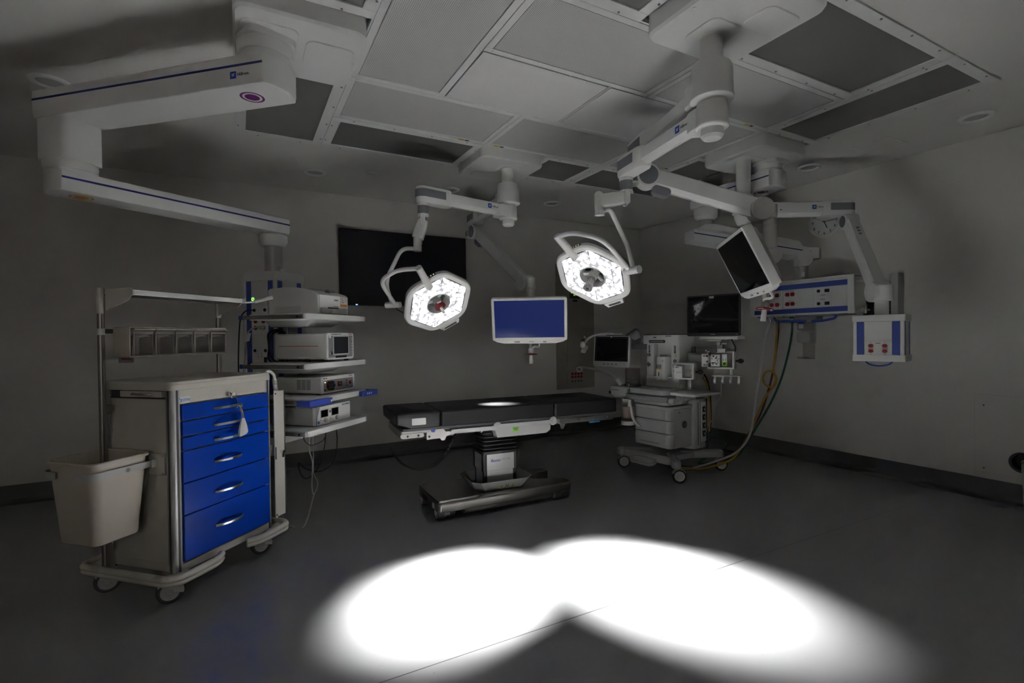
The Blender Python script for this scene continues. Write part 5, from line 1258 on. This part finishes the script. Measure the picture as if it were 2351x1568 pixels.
m = MB(PLAST).b2((HX+.004, y1+.03, 1.575), (HX+.20, y0-.03, 1.905)).m(ARMW).b2((HX-.004, y1, 1.56), (HX+.205, y1+.06, 1.925)).b2((HX-.004, y0-.055, 1.56), (HX+.205, y0, 1.925)).b2((HX-.002, y1, 1.905), (HX+.205, y0, 1.93)).b2((HX-.002, y1+.05, 1.566), (HX+.205, y0-.05, 1.584)).m(MGREY).b2((HX+.01, y1+.08, 1.552), (HX+.19, y0-.08, 1.568))
hd = obj('service_head', m, SB, .004)
m = MB(STRIPE).b2((HX, y1+.06, 1.835), (HX+.006, y0-.055, 1.886)).b2((HX, y1+.06, 1.586), (HX+.006, y0-.055, 1.634)); obj('blue_strip', m, hd)
m = MB(PLAST)
for a, b in ((3.655, 3.50), (3.495, 3.34), (3.335, 3.17), (3.165, 3.0), (2.995, 2.83), (2.825, 2.695)): m.b2((HX, b, 1.640), (HX+.006, a, 1.830))
pn = obj('socket_panel', m, hd, .001)
m = MB(RED)
for y in (3.456, 3.395, 3.279, 3.224):
    for z in (1.785, 1.685): m.prism(rrect(.044, .040, .012, 4), 0, .005, Fr((HX, y, z), (-1, 0, 0), y=(0, 0, 1)))
m.m(PAPER)
for y in (3.42, 3.252): m.box((HX-.0006, y, 1.735), (.0012, .07, .015))
m.m(BLACK)
for z in (1.795, 1.670): m.cyl((HX, 2.955, z), (HX-.008, 2.955, z), .016, n=18).box((HX-.002, 2.874, z), (.004, .045, .032))
m.m(CHROME)
for z in (1.752, 1.712): m.box((HX-.002, 2.915, z), (.004, .045, .009))
m.m(PAPER)
for z in (1.80, 1.752, 1.712, 1.668): m.box((HX-.0006, 2.985, z), (.0012, .012, .03))
m.m(DGREY)
for y in (3.49, 3.36, 3.31, 3.19):
    for z in (1.785, 1.685): m.cyl((HX, y, z), (HX-.002, y, z), .004, n=8)
obj('socket', m, pn, .001)
m = MB(BHANDLE)
for pts in (((3.44, 1.56), (3.43, 1.515), (3.36, 1.510), (3.10, 1.503)), ((3.035, 1.500), (2.92, 1.503), (2.81, 1.522), (2.80, 1.56))):
    m.tube(round_path([V((HX+.02, y, z)) for y, z in pts], .03, 5), .0125, 12)
obj('grab_handle', m, hd)
m = MB(MGREY).b2((HX+.03, 3.0, 1.49), (HX+.15, 3.26, 1.556)); obj('brake_box', m, hd, .003)
m = MB(STEEL)
for z in (1.86, 1.59): m.b2((HX+.03, y1-.08, z-.008), (HX+.045, y1, z+.008)).b2((HX+.09, y1-.08, z-.008), (HX+.105, y1, z+.008))
m.b2((HX+.03, y1-.085, 1.56), (HX+.05, y1-.075, 1.64)).cyl((HX+.02, y1-.06, 1.59), (HX+.06, y1-.06, 1.59), .022, n=14).b2((HX+.05, y0, 1.63), (HX+.07, y0+.07, 1.645))
obj('side_rail', m, hd, .001)
m = MB(BRASS if False else YELINK)
def fit(y, colr, z=1.555): return MB(colr).cyl((HX+.04, y, z), (HX+.04, y, z-.02), .024, n=18).m(CHROME).cyl((HX+.04, y, z-.018), (HX+.04, y, z-.055), .013, n=16)
obj('gas_fitting', fit(3.43, YELINK), hd); obj('gas_fitting', fit(3.255, GREEN), hd); obj('gas_fitting', fit(3.50, PAPER), hd)
m = MB(ARMW).b2((HX-.002, 3.20, 1.556), (HX+.02, 3.31, 1.562)).b2((HX-.002, 3.34, 1.556), (HX+.02, 3.53, 1.562)); obj('label_strip', m, hd)
# flat dark rack hanging behind the small outlet box
gb = thing('glove_box_rack', 'dark upright rack on the right wall behind the small outlet box', 'rack', (5.42, 2.57, 1.69))
m = MB(BLACK).b2((5.40, 2.46, 1.55), (5.47, 2.72, 1.85)).m(LGREY).b2((5.36, 2.40, 1.50), (5.47, 2.46, 1.93)); obj('holder', m, gb, .004)

# hoses from the gas head to the floor behind the anesthesia machine
def hose(name, label, mtl, r, pts, k=10):
    P = smooth_path(pts, k); P = [V((p.x, p.y, max(p.z, r+.001))) for p in P]
    return single(name, MB(mtl).tube(P, r, 12), label, 'hose', tuple(P[0]))
hose('gas_hose', 'white gas hose hanging from the wide gas head down to the floor', mat('white_hose', (.55, .55, .53), .4), .0105,
     [(HX+.04, 3.50, 1.50), AT(1758, 770, 5.12), AT(1748, 835, 5.08), AT(1738, 900, 5.02), AT(1730, 960, 4.98), AT(1721, 1000, 4.96), AT(1700, 1030, 4.95), AT(1668, 1050, 4.95), V((4.05, 3.66, .012)), V((3.9, 3.75, .012))])
hose('gas_hose', 'maroon vacuum hose hanging beside the yellow hose', MAROON, .0095,
     [(HX+.055, 3.415, 1.50), AT(1787, 765, 5.18), AT(1777, 840, 5.16), AT(1763, 900, 5.12), AT(1744, 955, 5.06), AT(1716, 1000, 5.02), AT(1688, 1037, 5.0), AT(1662, 1055, 4.98), V((4.10, 3.68, .011)), V((3.95, 3.85, .011))])
yp = [(HX+.04, 3.43, 1.50), AT(1783, 770, 5.13), AT(1780, 815, 5.12), AT(1776, 850, 5.11), AT(1783, 868, 5.10), AT(1779, 884, 5.09), AT(1768, 889, 5.08), AT(1755, 880, 5.08), AT(1752, 865, 5.08), AT(1760, 853, 5.09), AT(1774, 854, 5.10), AT(1782, 870, 5.13), AT(1774, 888, 5.13), AT(1757, 912, 5.10), AT(1738, 955, 5.05), AT(1724, 990, 5.02), AT(1702, 1028, 4.97), AT(1674, 1058, 4.93), V((4.1, 3.6, .012)), V((3.92, 3.72, .012))]
hose('gas_hose', 'yellow air hose hanging with one round loop tied in it', YEL, .0105, yp)
hose('gas_hose', 'dark green oxygen hose hanging in a long curve, right of the others', GREEN, .0105,
     [(HX+.04, 3.255, 1.50), AT(1818, 765, 5.05), AT(1811, 805, 5.05), AT(1795, 865, 5.04), AT(1772, 920, 5.03), AT(1742, 972, 5.02), AT(1712, 1018, 5.0), AT(1685, 1050, 4.98), V((4.2, 3.70, .04)), AT(1668, 1022, 5.2), AT(1650, 1002, 5.25), AT(1632, 1008, 5.25), AT(1612, 1022, 5.25), V((4.03, 3.9, .012))])
# loose cable coils and a plug on the floor behind the machine
P = [AT(x, y, d) for x, y, d in ((1640, 1013, 5.9), (1668, 1009, 5.9), (1695, 1018, 5.9), (1690, 1025, 5.85), (1660, 1020, 5.9), (1636, 1013, 5.95), (1648, 1011, 6.0), (1675, 1014, 5.95), (1697, 1024, 5.8), (1688, 1027, 5.8), (1660, 1026, 5.75))]
hose('floor_cable', 'black cable coiled flat on the floor behind the machine', RUBBER, .006, [V((p.x, p.y, .008)) for p in P])
pl = thing('power_plug', 'grey power plug lying on the floor behind the machine caster', 'plug', AT(1623, 1018, 5.75))
Q = V((pl.location.x, pl.location.y, .02)); obj('plug_body', MB(LGREY).cyl(Q, Q+V((.05, -.03, 0)), .017, .012, 16).m(CHROME).cyl(Q-V((.02, -.012, 0)), Q, .004, n=8), pl)
# ------------------------------------------------------------------ anesthesia machine
MA = math.radians(6.0)
MX = M.Translation((3.60, 3.53, 0)) @ M.Rotation(MA, 4, 'Z')
def MF(x, y, z): return MX @ Fr((x, y, z), (-1, 0, 0), y=(0, 0, 1))      # facing the room: +X of the frame is local -y
def MS(x, y, z): return MX @ Fr((x, y, z), (0, -1, 0), y=(0, 0, 1))
am = thing('anesthesia_machine', 'light grey anesthesia machine with three drawers on four casters', 'medical machine', MX @ V((.25, .22, 0)), MA)
m = MB(LGREY, MX)
m.prism(rpoly([(.02, .02), (.46, .0), (.48, .42), (.04, .45)], .05, 4), .15, .20)
def leg(a, b, w=.075):
    a, b = V((*a, 0)), V((*b, 0)); d = (b-a).normalized(); X = Fr(a, (0, 0, 1), x=d); L = (b-a).length
    m.loft([[(x, y, .140) for x, y in rrect(L+.09, w, .03, 4, L/2, 0)], [(x, y, .146) for x, y in rrect(L+.10, w+.012, .035, 4, L/2, 0)], [(x, y, .20) for x, y in rrect(L+.095, w+.004, .035, 4, L/2, 0)], [(x, y, .214) for x, y in rrect(L+.06, w-.03, .025, 4, L/2, 0)]], X)
CASTERS = ((-.03, .575), (-.045, -.125), (.645, -.105), (.64, .56))
leg(CASTERS[0], (.16, .38)); leg(CASTERS[1], (.16, .10)); leg(CASTERS[2], (.36, .08)); leg(CASTERS[3], (.36, .40)); leg((-.02, .50), (.0, .02), .06)
obj('base_frame', m, am, .003)
m = MB(LGREY, MX); fo = rrect(.30, .11, .055, 7, 0, 0); fi = rrect(.255, .065, .0325, 7, 0, 0); T = Fr((-.115, .215, .155), (-.35, 0, 1), x=(0, 1, 0))
m.loft([[(*p, -.012) for p in fo], [(*p, .012) for p in fo], [(*p, .012) for p in fi], [(*p, -.012) for p in fi], [(*p, -.012) for p in fo]], T, caps=False)
m.m(PLAST).prism(fi, -.008, -.002, T); obj('foot_rest', m, am, .002)
for i, (x, y) in enumerate(CASTERS):
    caster(am, MX @ M.Translation((x, y, 0)), .066, .042, .15, LGREY, PLAST, BLACK, ang=(-.75, -.7, -.6, -.5)[i], trail=.025, hood_from=170)
# drawer unit and rear column
m = MB(LGREY, MX).prism(rrect(.40, .43, .045, 5, .23, .215), .275, .655)
m.prism(rrect(.44, .44, .05, 5, .22, .215), .655, .685)
un = obj('drawer_unit', m, am, .006)
for z0, z1 in ((.553, .672), (.425, .545), (.285, .417)):
    q = MB(LGREY, MX).loft([[(x, y, zz) for x, y in rrect(.12, .44, .045, 5, .055+dx, .215)] for zz, dx in ((z0, .004), (z0+.006, 0), (z1-.028, 0), (z1-.012, .008), (z1, .012))])
    obj('drawer', q, am, .003)
m = MB(MGREY, MX).b2((-.006, .10, .318), (.0, .34, .326)); obj('drawer_lip', m, un, .002)
m = MB(CHROME).cyl(MS(.16, -.002, .622) @ V((0, 0, 0)), MS(.16, -.002, .622) @ V((0, 0, .008)), .010, n=18); obj('lock', m, un)
m = MB(BLACK).cyl(MS(.245, -.001, .497) @ V((0, 0, 0)), MS(.245, -.001, .497) @ V((0, 0, .004)), .036, n=32).m(MGREY).ring(.026, .029, .004, .0052, MS(.245, -.001, .497)).text('GE', .036, MS(.245, -.001, .497) @ M.Translation((0, 0, .0045)), MGREY, shear=.3)
obj('round_badge', m, un)
m = MB(LGREY, MX).prism(rrect(.24, .47, .05, 5, .47, .215), .235, .735)
rc = obj('rear_column', m, am, .006)
m = MB(MGREY, MX).b2((.425, -.0225, .27), (.445, -.018, .70)).m(ALU).b2((.46, -.024, .25), (.474, -.018, .72)).m(PLAST).b2((.485, -.026, .30), (.56, -.018, .70)).m(BLACK).b2((.566, -.028, .28), (.575, -.018, .73))
for z in (.625, .545, .462, .380): m.m(BLACK).prism([(-.022, -.028), (.022, -.028), (.022, .028), (-.022, .028)], 0, .006, MX.inverted() @ MS(.522, -.026, z)).m(PAPER).box((.525, -.033, z), (.008, .003, .026))
obj('socket_strip', m, rc, .001)
# worktop, handle rail, breathing system, wing shelf
m = MB(LGREY, MX)
m.loft([[(x, y, z) for x, y in rrect(.42+dx, .45+dx, .05, 5, .14, .225)] for z, dx in ((.796, -.012), (.804, 0), (.838, 0), (.849, -.012), (.851, -.03), (.845, -.05))])
wt = obj('worktop', m, am)
m = MB(MGREY, MX).prism(rpoly([(-.055, .50), (-.10, .40), (-.115, .25), (-.10, .08), (-.05, -.02), (.06, -.05), (.06, -.02), (-.03, .02), (-.06, .12), (-.07, .25), (-.06, .38), (-.02, .50)], .02, 3), .735, .79)
m.m(LGREY).prism(rrect(.36, .44, .05, 4, .15, .22), .70, .80)
hr = obj('handle_rail', m, am, .006)
m = MB(); m.text('GE Healthcare', .040, MF(-.1155, .25, .763), LGREY); obj('lettering', m, hr)
m = MB(LEDG if False else mat('green_knob', (.03, .30, .05), .4)).cyl(MF(-.07, .425, .822) @ V((0, 0, 0)), MF(-.07, .425, .822) @ V((0, 0, .008)), .015, n=20); obj('power_knob', m, wt)
m = MB(LGREY, MX).loft([[(x, y, z) for x, y in rrect(.24+dx, .25+dx, .04, 5, .04, .575)] for z, dx in ((.73, -.06), (.76, -.01), (.80, 0), (.842, 0), (.850, -.015))])
m.m(DGREY).b2((-.084, .56, .812), (-.078, .66, .817)).m(BLACK).cyl((-.03, .70, .775), (-.03, .735, .775), .018, n=14)
bs_ = obj('breathing_system', m, am, .004)
m = MB(CLEAR, MX).lathe([(.072, .865), (.072, 1.03), (.06, 1.035), (.001, 1.036)], M.Translation((.07, .50, 0)), 30, caps=False).m(DGREY).lathe([(.085, .848), (.085, .868), (.05, .872)], M.Translation((.07, .50, 0)), 30).lathe([(.064, .87), (.066, .90), (.05, .915), (.001, .916)], M.Translation((.07, .50, 0)), 28)
m.m(PAPER)
for k in range(5): m.box((.018, .449, .93+.02*k), (.003, .014, .003))
m.m(SMOKE).lathe([(.078, .865), (.078, 1.04)], M.Translation((.07, .50, 0)), 30, caps=False)
obj('bellows_dome', m, bs_)
m = MB(CHROME, MX).cyl((-.03, .47, .845), (-.03, .47, .885), .02, n=20); obj('valve_knob', m, bs_)
TANG = mat('tan_granules', (.34, .25, .20), .8, bump=.6, bscale=300)
m = MB(CLEAR, MX).cyl((-.06, .45, .50), (-.06, .45, .72), .068, n=28).m(TANG).cyl((-.06, .45, .54), (-.06, .45, .66), .064, n=26).m(LGREY).cyl((-.06, .45, .47), (-.06, .45, .51), .072, n=28).cyl((-.06, .45, .70), (-.06, .45, .735), .055, n=28).b2((-.06, .40, .70), (.10, .50, .74)).m(PLAST).tube(smooth_path([(-.09, .40, .71), (-.085, .385, .62), (-.07, .375, .54), (-.03, .36, .48), (.0, .35, .46)]), .013, 10)
m.m(PLAST).cyl((-.095, .405, .66), (-.09, .40, .73), .018, n=14)
obj('absorber', m, bs_)
m = MB(PLAST, MX).prism(rrect(.42, .285, .03, 5, .215, -.145), .806, .832)
ws = obj('wing_shelf', m, am, .004)
m = MB(LGREY, MX).prism(rpoly([(.0, .0), (.10, -.0), (.14, .05), (.20, .06), (.20, .09), (.10, .085), (.06, .03), (.0, .03)], .01, 3), 0, .05, Fr((-.03, -.05, .72), (0, -1, 0), y=(0, 0, 1))).prism(rrect(.20, .03, .01, 3, .22, -.07), .745, .805).cyl((-.02, -.04, .755), (-.02, -.10, .755), .028, n=20)
obj('shelf_bracket', m, ws, .003)
# upper column with flow meters, vaporiser and header
m = MB(PLAST, MX).prism(rrect(.22, .42, .02, 4, .32, .23), .845, .90).b2((.28, .03, .85), (.42, .43, 1.30)).b2((.21, .345, .90), (.42, .435, 1.30)).b2((.21, .025, .90), (.42, .125, 1.30)).b2((.20, .025, .85), (.42, .435, .955))
uc = obj('upper_column', m, am, .008)
m = MB(PLAST, MX).prism(rrect(.26, .45, .02, 4, .31, .232), 1.287, 1.378).m(DGREY).prism(rrect(.262, .452, .02, 4, .31, .232), 1.378, 1.386).m(BLACK).prism(rrect(.20, .030, .014, 5), -.002, .006, MX.inverted() @ MF(.178, .27, 1.314)).m(MGREY).prism(rrect(.18, .016, .008, 5), .004, .008, MX.inverted() @ MF(.178, .27, 1.314))
m.m(MGREY).box((.1785, .30, 1.355), (.002, .04, .014)).m(INK).box((.1785, .13, 1.367), (.002, .07, .006))
obj('header', m, uc, .003)
m = MB(DGREY)
for y in (.395, .075):
    T = MF(.2085, y, 1.235); m.m(DGREY).prism(rrect(.018, .075, .006, 3), -.001, .003, T).m(LGREY).box((0, .005, .003), (.006, .05, .001), T)
    m.m(MGREY if y > .2 else PLAST).cyl(MF(.2085, y, 1.175) @ V((0, 0, 0)), MF(.2085, y, 1.175) @ V((0, 0, .018)), .018, n=20)
for z, r in ((1.120, .017), (1.07, .024), (1.022, .017), (.94, .014)):
    T = MF(.2085, .075, z); m.m(DGREY).ring(r*.82, r, 0, .005, T).m(PAPER if r > .02 else MGREY).cyl(T @ V((0, 0, 0)), T @ V((0, 0, .003)), r*.82, n=22).m(INK).box((0, .003, .0035), (.002, r, .001), T @ M.Rotation(.6, 4, 'Z'))
T = MF(.2085, .395, 1.075); m.m(MGREY).cyl(T @ V((0, 0, 0)), T @ V((0, 0, .02)), .016, n=18).box((0, 0, .02), (.05, .010, .006), T).box((0, 0, .02), (.010, .05, .006), T)
m.m(LGREY).box((0, 0, 0), (.085, .003, .002), MF(.2085, .39, .995))
obj('gauge', m, uc)
m = MB(PLAST, MX).prism(rrect(.12, .105, .015, 4, .215, .215), .925, 1.16).b2((.145, .175, .925), (.17, .255, 1.055)).m(MGREY).cyl((.21, .215, 1.155), (.21, .215, 1.18), .038, n=24).cyl((.15, .225, 1.045), (.15, .225, 1.08), .026, n=20).m(YELINK).cyl((.15, .225, 1.035), (.15, .225, 1.046), .034, n=24).box((.1545, .185, 1.12), (.002, .014, .018)).m(INK).box((.1445, .225, .985), (.002, .010, .04))
obj('vaporiser', m, uc, .003)
# small module rack with open frame
m = MB(PLAST, MX)
def rack(c, n, w, h, dp, parent, name, mods):
    n = V(n).normalized(); r = V((0, 0, 1)).cross(n); X = M(((r.x, 0, n.x, c[0]), (r.y, 0, n.y, c[1]), (r.z, 1, n.z, c[2]), (0, 0, 0, 1)))
    t = .012; m = MB(PLAST)
    for a, b in (((-w/2, -h/2), (w/2, -h/2+t*1.4)), ((-w/2, h/2-t), (w/2, h/2)), ((w/2-t*1.6, -h/2), (w/2, h/2)), ((-w/2, -h/2), (-w/2+t*.8, h/2))):
        m.b2((a[0], a[1], -dp), (b[0], b[1], 0), X)
    m.b2((-w/2, -h/2, -dp), (w/2, h/2, -dp+.01), X); o = obj(name, m, parent, .004)
    for f in mods: f(o, X)
    m = MB(RUBBER).cyl(X @ V((w/2-.01, -.01, -dp*.5)), X @ V((w/2+.02, -.01, -dp*.5)), .010, n=12).sphere(X @ V((w/2+.042, -.01, -dp*.5)), .028, (1, 1, .8)); obj('knob', m, o)
    return o, X
def mod1(o, X):
    m = MB(PAPER).box((-.06, -.012, -.05), (.075, .115, .10), X).m(INK).box((-.07, .035, .0005), (.03, .006, .001), X).m(MGREY).box((-.05, -.01, .0005), (.05, .004, .001), X).m(YELINK).cyl(X @ V((.05, -.04, -.09)), X @ V((.05, -.04, -.085)), .012, n=14); obj('module', m, o, .002)
nm = V((-.857, -.50, 0))
rack((MX @ V((.075, -.135, 1.035))), nm, .165, .155, .16, am, 'module_rack', [mod1])
m = MB(LGREY, MX).cyl((.17, -.12, .86), (.17, -.12, .965), .018, n=18).cyl((.17, -.12, .86), (.17, -.12, .868), .03, n=18).m(DGREY).cyl((.36, -.03, .95), (.36, -.03, 1.26), .02, n=16); obj('rack_post', m, am)
m = MB(LGREY, MX).cyl((.34, -.03, 1.10), (.34, -.03, 1.20), .042, n=24).box((0, 0, 0), (.28, .05, .07), Fr((.27, -.17, 1.15), (0, 0, 1), x=(-.30, -1, 0))); obj('monitor_arm', m, am, .006)
# control screen on its swing arm
c, n, r, u = V((3.354, 4.059, 1.218)), V((-.849, -.515, .123)), V((.517, -.856, -.013)), V((.112, .053, .992))
X = M(((r.x, u.x, n.x, c.x), (r.y, u.y, n.y, c.y), (r.z, u.z, n.z, c.z), (0, 0, 0, 1)))
m = MB(PLAST).prism(rrect(.38, .32, .022, 4), -.05, 0, X); ds = obj('control_screen', m, am, .004)
obj('screen', MB(GREYSCR).box((.0, .0255, .0005), (.352, .255, .002), X).m(GLASSY).box((.004, .02, .0017), (.315, .225, .001), X), ds)
m = MB(MGREY)
for i in range(4): m.box((-.07+.042*i, -.131, .0005), (.017, .017, .002), X).m(LGREY).box((-.07+.042*i, -.131, .0018), (.009, .009, .001), X).m(MGREY)
m.m(PLAST).cyl(X @ V((.132, -.131, 0)), X @ V((.132, -.131, .02)), .016, n=22).m(LGREY).cyl(X @ V((-.005, .147, .001)), X @ V((-.005, .147, .003)), .007, n=14); obj('button', m, ds)
m = MB(LGREY).box((0, 0, 0), (.18, .014, .04), X @ M.Translation((.02, .178, -.03))).m(DGREY).box((0, 0, 0), (.17, .010, .03), X @ M.Translation((.02, .168, -.03))); obj('top_bracket', m, ds, .002)
m = MB(DGREY)
tp = [X @ V((.13, .165, -.05)), X @ V((.20, .225, -.09)), X @ V((.235, .245, -.10)), X @ V((.25, .21, -.10)), X @ V((.21, .15, -.08))]
m.ribbon(smooth_path([X @ V((.12, .16, -.06)), X @ V((.17, .20, -.07)), X @ V((.225, .240, -.08)), X @ V((.25, .22, -.09))], 5), .05, .012, up=n).m(MGREY).prism([(.16, .15), (.23, .235), (.25, .235), (.275, .16), (.22, .12)], -.12, -.075, X); obj('support_arm', m, am, .004)
m = MB(MGREY).box((0, 0, 0), (.05, .20, .065), MX @ M.Translation((.21, .53, 1.262)) @ M.Rotation(math.radians(8), 4, 'Z')).box((0, 0, 0), (.30, .05, .065), MX @ M.Translation((.05, .62, 1.262)) @ M.Rotation(math.radians(15), 4, 'Z')); obj('swing_arm', m, am, .006)
# reading lamp and bag arm on the left
m = MB(LGREY).tube(smooth_path([AT(1410, 766, 5.15), AT(1385, 767, 5.15), AT(1365, 770, 5.12), AT(1350, 778, 5.1), AT(1343, 787, 5.1)], 8), .012, 12, taper=lambda t: 1-.25*t)
Pq = AT(1338, 792, 5.1); m.m(PLAST).sphere(Pq, .028, (1, 1, 1.2)).box((0, 0, 0), (.045, .09, .028), Fr(AT(1342, 802, 5.08), (-.5, -.5, 1), x=(.6, -.4, -.5))).m(BLACK).box((Pq.x, Pq.y, Pq.z+.05), (.03, .03, .02)).m(LGREY).cyl(AT(1345, 776, 5.1), AT(1341, 772, 5.1), .007, n=10)
obj('task_lamp', m, am, .003)
m = MB(LGREY).tube(smooth_path([AT(1422, 878, 5.15), AT(1412, 866, 5.12), AT(1393, 855, 5.1), AT(1368, 849, 5.07), AT(1345, 845, 5.05), AT(1334, 841, 5.04)], 8), .015, 12, taper=lambda t: 1.15-.25*t)
m.m(PLAST).lathe([(.018, -.022), (.030, -.02), (.030, .02), (.018, .022), (.018, -.022)], Fr(AT(1331, 848, 5.03), (-1, -.6, 0), y=(0, 0, 1)), 20, caps=False).cyl(AT(1424, 882, 5.16), AT(1415, 868, 5.13), .022, n=16); obj('bag_arm', m, am)

# patient monitor over the machine, with its modules
pm = thing('patient_monitor', 'black framed patient monitor reflecting the lit lamp, above the anesthesia machine', 'monitor', (3.93, 3.23, 1.36))
c, n = V((3.857, 3.219, 1.555)), V((-.959, -.283, .002)).normalized(); r = V((0, 0, 1)).cross(n).normalized(); u = n.cross(r)
X = M(((r.x, u.x, n.x, c.x), (r.y, u.y, n.y, c.y), (r.z, u.z, n.z, c.z), (0, 0, 0, 1)))
m = MB(BLACK).prism(rrect(.50, .38, .014, 4), -.022, 0, X).m(LGREY).prism(rrect(.508, .386, .016, 4), -.055, -.02, X); bz = obj('casing', m, pm, .002)
obj('screen', MB(GLASSY).box((0, .008, .0006), (.47, .335, .002), X), bz)
m = MB(); m.text('PHILIPS', .014, X @ M.Translation((.0, -.176, .0006)), LGREY).m(MGREY).box((.215, -.176, .0006), (.014, .006, .0006), X).m(PAPER).box((0, 0, 0), (.045, .020, .001), X @ M.Translation((-.01, .168, .002))); obj('lettering', m, bz)
m = MB(PLAST).box((.04, -.208, -.10), (.36, .026, .17), X); 
for xx in (-.1, .1, .18): m.box((xx, -.224, -.06), (.03, .008, .05), X)
obj('processor_base', m, pm, .004)
m = MB(LGREY).box((-.01, -.232, -.09), (.14, .014, .10), X).cyl(X @ V((.03, -.262, -.05)), X @ V((.03, -.262, -.12)), .018, n=16).box((.03, -.29, -.10), (.05, .07, .04), X).cyl(X @ V((-.03, -.262, -.085)), X @ V((.09, -.262, -.085)), .007, n=10).m(DGREY).prism(rrect(.185, .036, .014, 4), -.03, .0, X @ M.Translation((-.06, -.326, .0))).m(LGREY).box((.03, -.326, -.06), (.16, .036, .10), X).m(WHITE).box((-.065, -.326, .001), (.010, .014, .001), X); obj('tilt_mount', m, pm, .004)
cb = MB(RUBBER).tube(smooth_path([X @ V((.13, -.22, -.10)), X @ V((.15, -.26, -.10)), X @ V((.165, -.30, -.10)), X @ V((.16, -.34, -.10))]), .007, 8); obj('short_cable', cb, pm)
def mod2(o, X):
    m = MB(PAPER).box((-.045, -.004, -.04), (.078, .112, .085), X).m(INK)
    random.seed(5)
    for i in range(16): m.box((-.075+.058*random.random(), -.045+.085*random.random(), .003), (.006+.01*random.random(), .004+.008*random.random(), .002), X)
    obj('module', m, o, .001)
    m = MB(PAPER).box((.033, .0, -.04), (.042, .112, .08), X).m(GRNLAB).box((.033, -.036, -.002), (.042, .040, .010), X).m(INK).cyl(X @ V((.033, -.034, .002)), X @ V((.033, -.034, .006)), .012, n=18)
    for i in range(4): m.box((.024+.018*(i % 2), .008-.012*(i//2), .0005), (.007, .006, .002), X)
    obj('module', m, o, .001)
    m = MB(PLAST).box((-.135, -.004, -.03), (.062, .122, .06), X).m(DRED).cyl(X @ V((-.118, .037, 0)), X @ V((-.118, .037, .005)), .011, n=16).cyl(X @ V((-.143, .037, 0)), X @ V((-.143, .037, .004)), .007, n=12).cyl(X @ V((-.143, -.045, 0)), X @ V((-.143, -.045, .004)), .006, n=12).m(BLUEINK).cyl(X @ V((-.116, -.015, 0)), X @ V((-.116, -.015, .005)), .009, n=14).m(DGREY).ring(.008, .010, 0, .004, X @ M.Translation((-.116, -.045, 0))); obj('connector_module', m, o, .002)
rack((MX @ V((.255, -.392, 1.142))), nm, .235, .165, .17, pm, 'module_rack', [mod2])
q = MX @ V((.29, -.40, 0)); rr = V((0, 0, 1)).cross(nm).normalized(); X = M(((rr.x, 0, nm.normalized().x, q.x), (rr.y, 0, nm.normalized().y, q.y), (0, 1, 0, 0), (0, 0, 0, 1)))
m = MB(PLAST).box((.03, .995, -.03), (.27, .006, .08), X).cyl(X @ V((.06, 1.0, -.03)), X @ V((.06, 1.06, -.03)), .016, n=14)
hkb = obj('hook_bar', m, pm, .001)
for i in range(4):
    x0 = -.075+.068*i; P = [V((x0, .992, .0)), V((x0, .935, .0)), V((x0, .925, .012)), V((x0, .935, .026)), V((x0, .965, .028))]
    m = MB(PLAST).ribbon([X @ p for p in round_path(P, .02, 5)], .018, .006, up=rr); obj('hook', m, hkb)
m = MB(CLEAR); m.prism([(-.10, .995), (.03, .995), (.045, 1.06), (-.10, 1.06)], -.05, -.048, X); obj('cable_guard', m, hkb)
cable([AT(1656, 880, 4.70), AT(1656, 905, 4.72), AT(1651, 920, 4.75), AT(1642, 935, 4.8), AT(1641, 955, 4.85), AT(1632, 968, 4.9), AT(1624, 982, 4.95), AT(1620, 1000, 5.0)], .003, LGREY, 'thin grey wire hanging from the hooks under the patient monitor')
cable([MX @ V(p) for p in ((.50, -.05, .98), (.55, -.055, .90), (.58, -.06, .75), (.59, -.06, .55), (.58, -.05, .35), (.56, -.03, .22))], .009, RUBBER, 'black cable running down the right rear of the anesthesia machine')
cable([MX @ V(p) for p in ((.47, -.055, .95), (.53, -.06, .88), (.56, -.065, .72), (.57, -.065, .56), (.56, -.06, .40))], .008, YEL, 'yellow tube running down the right rear of the anesthesia machine')
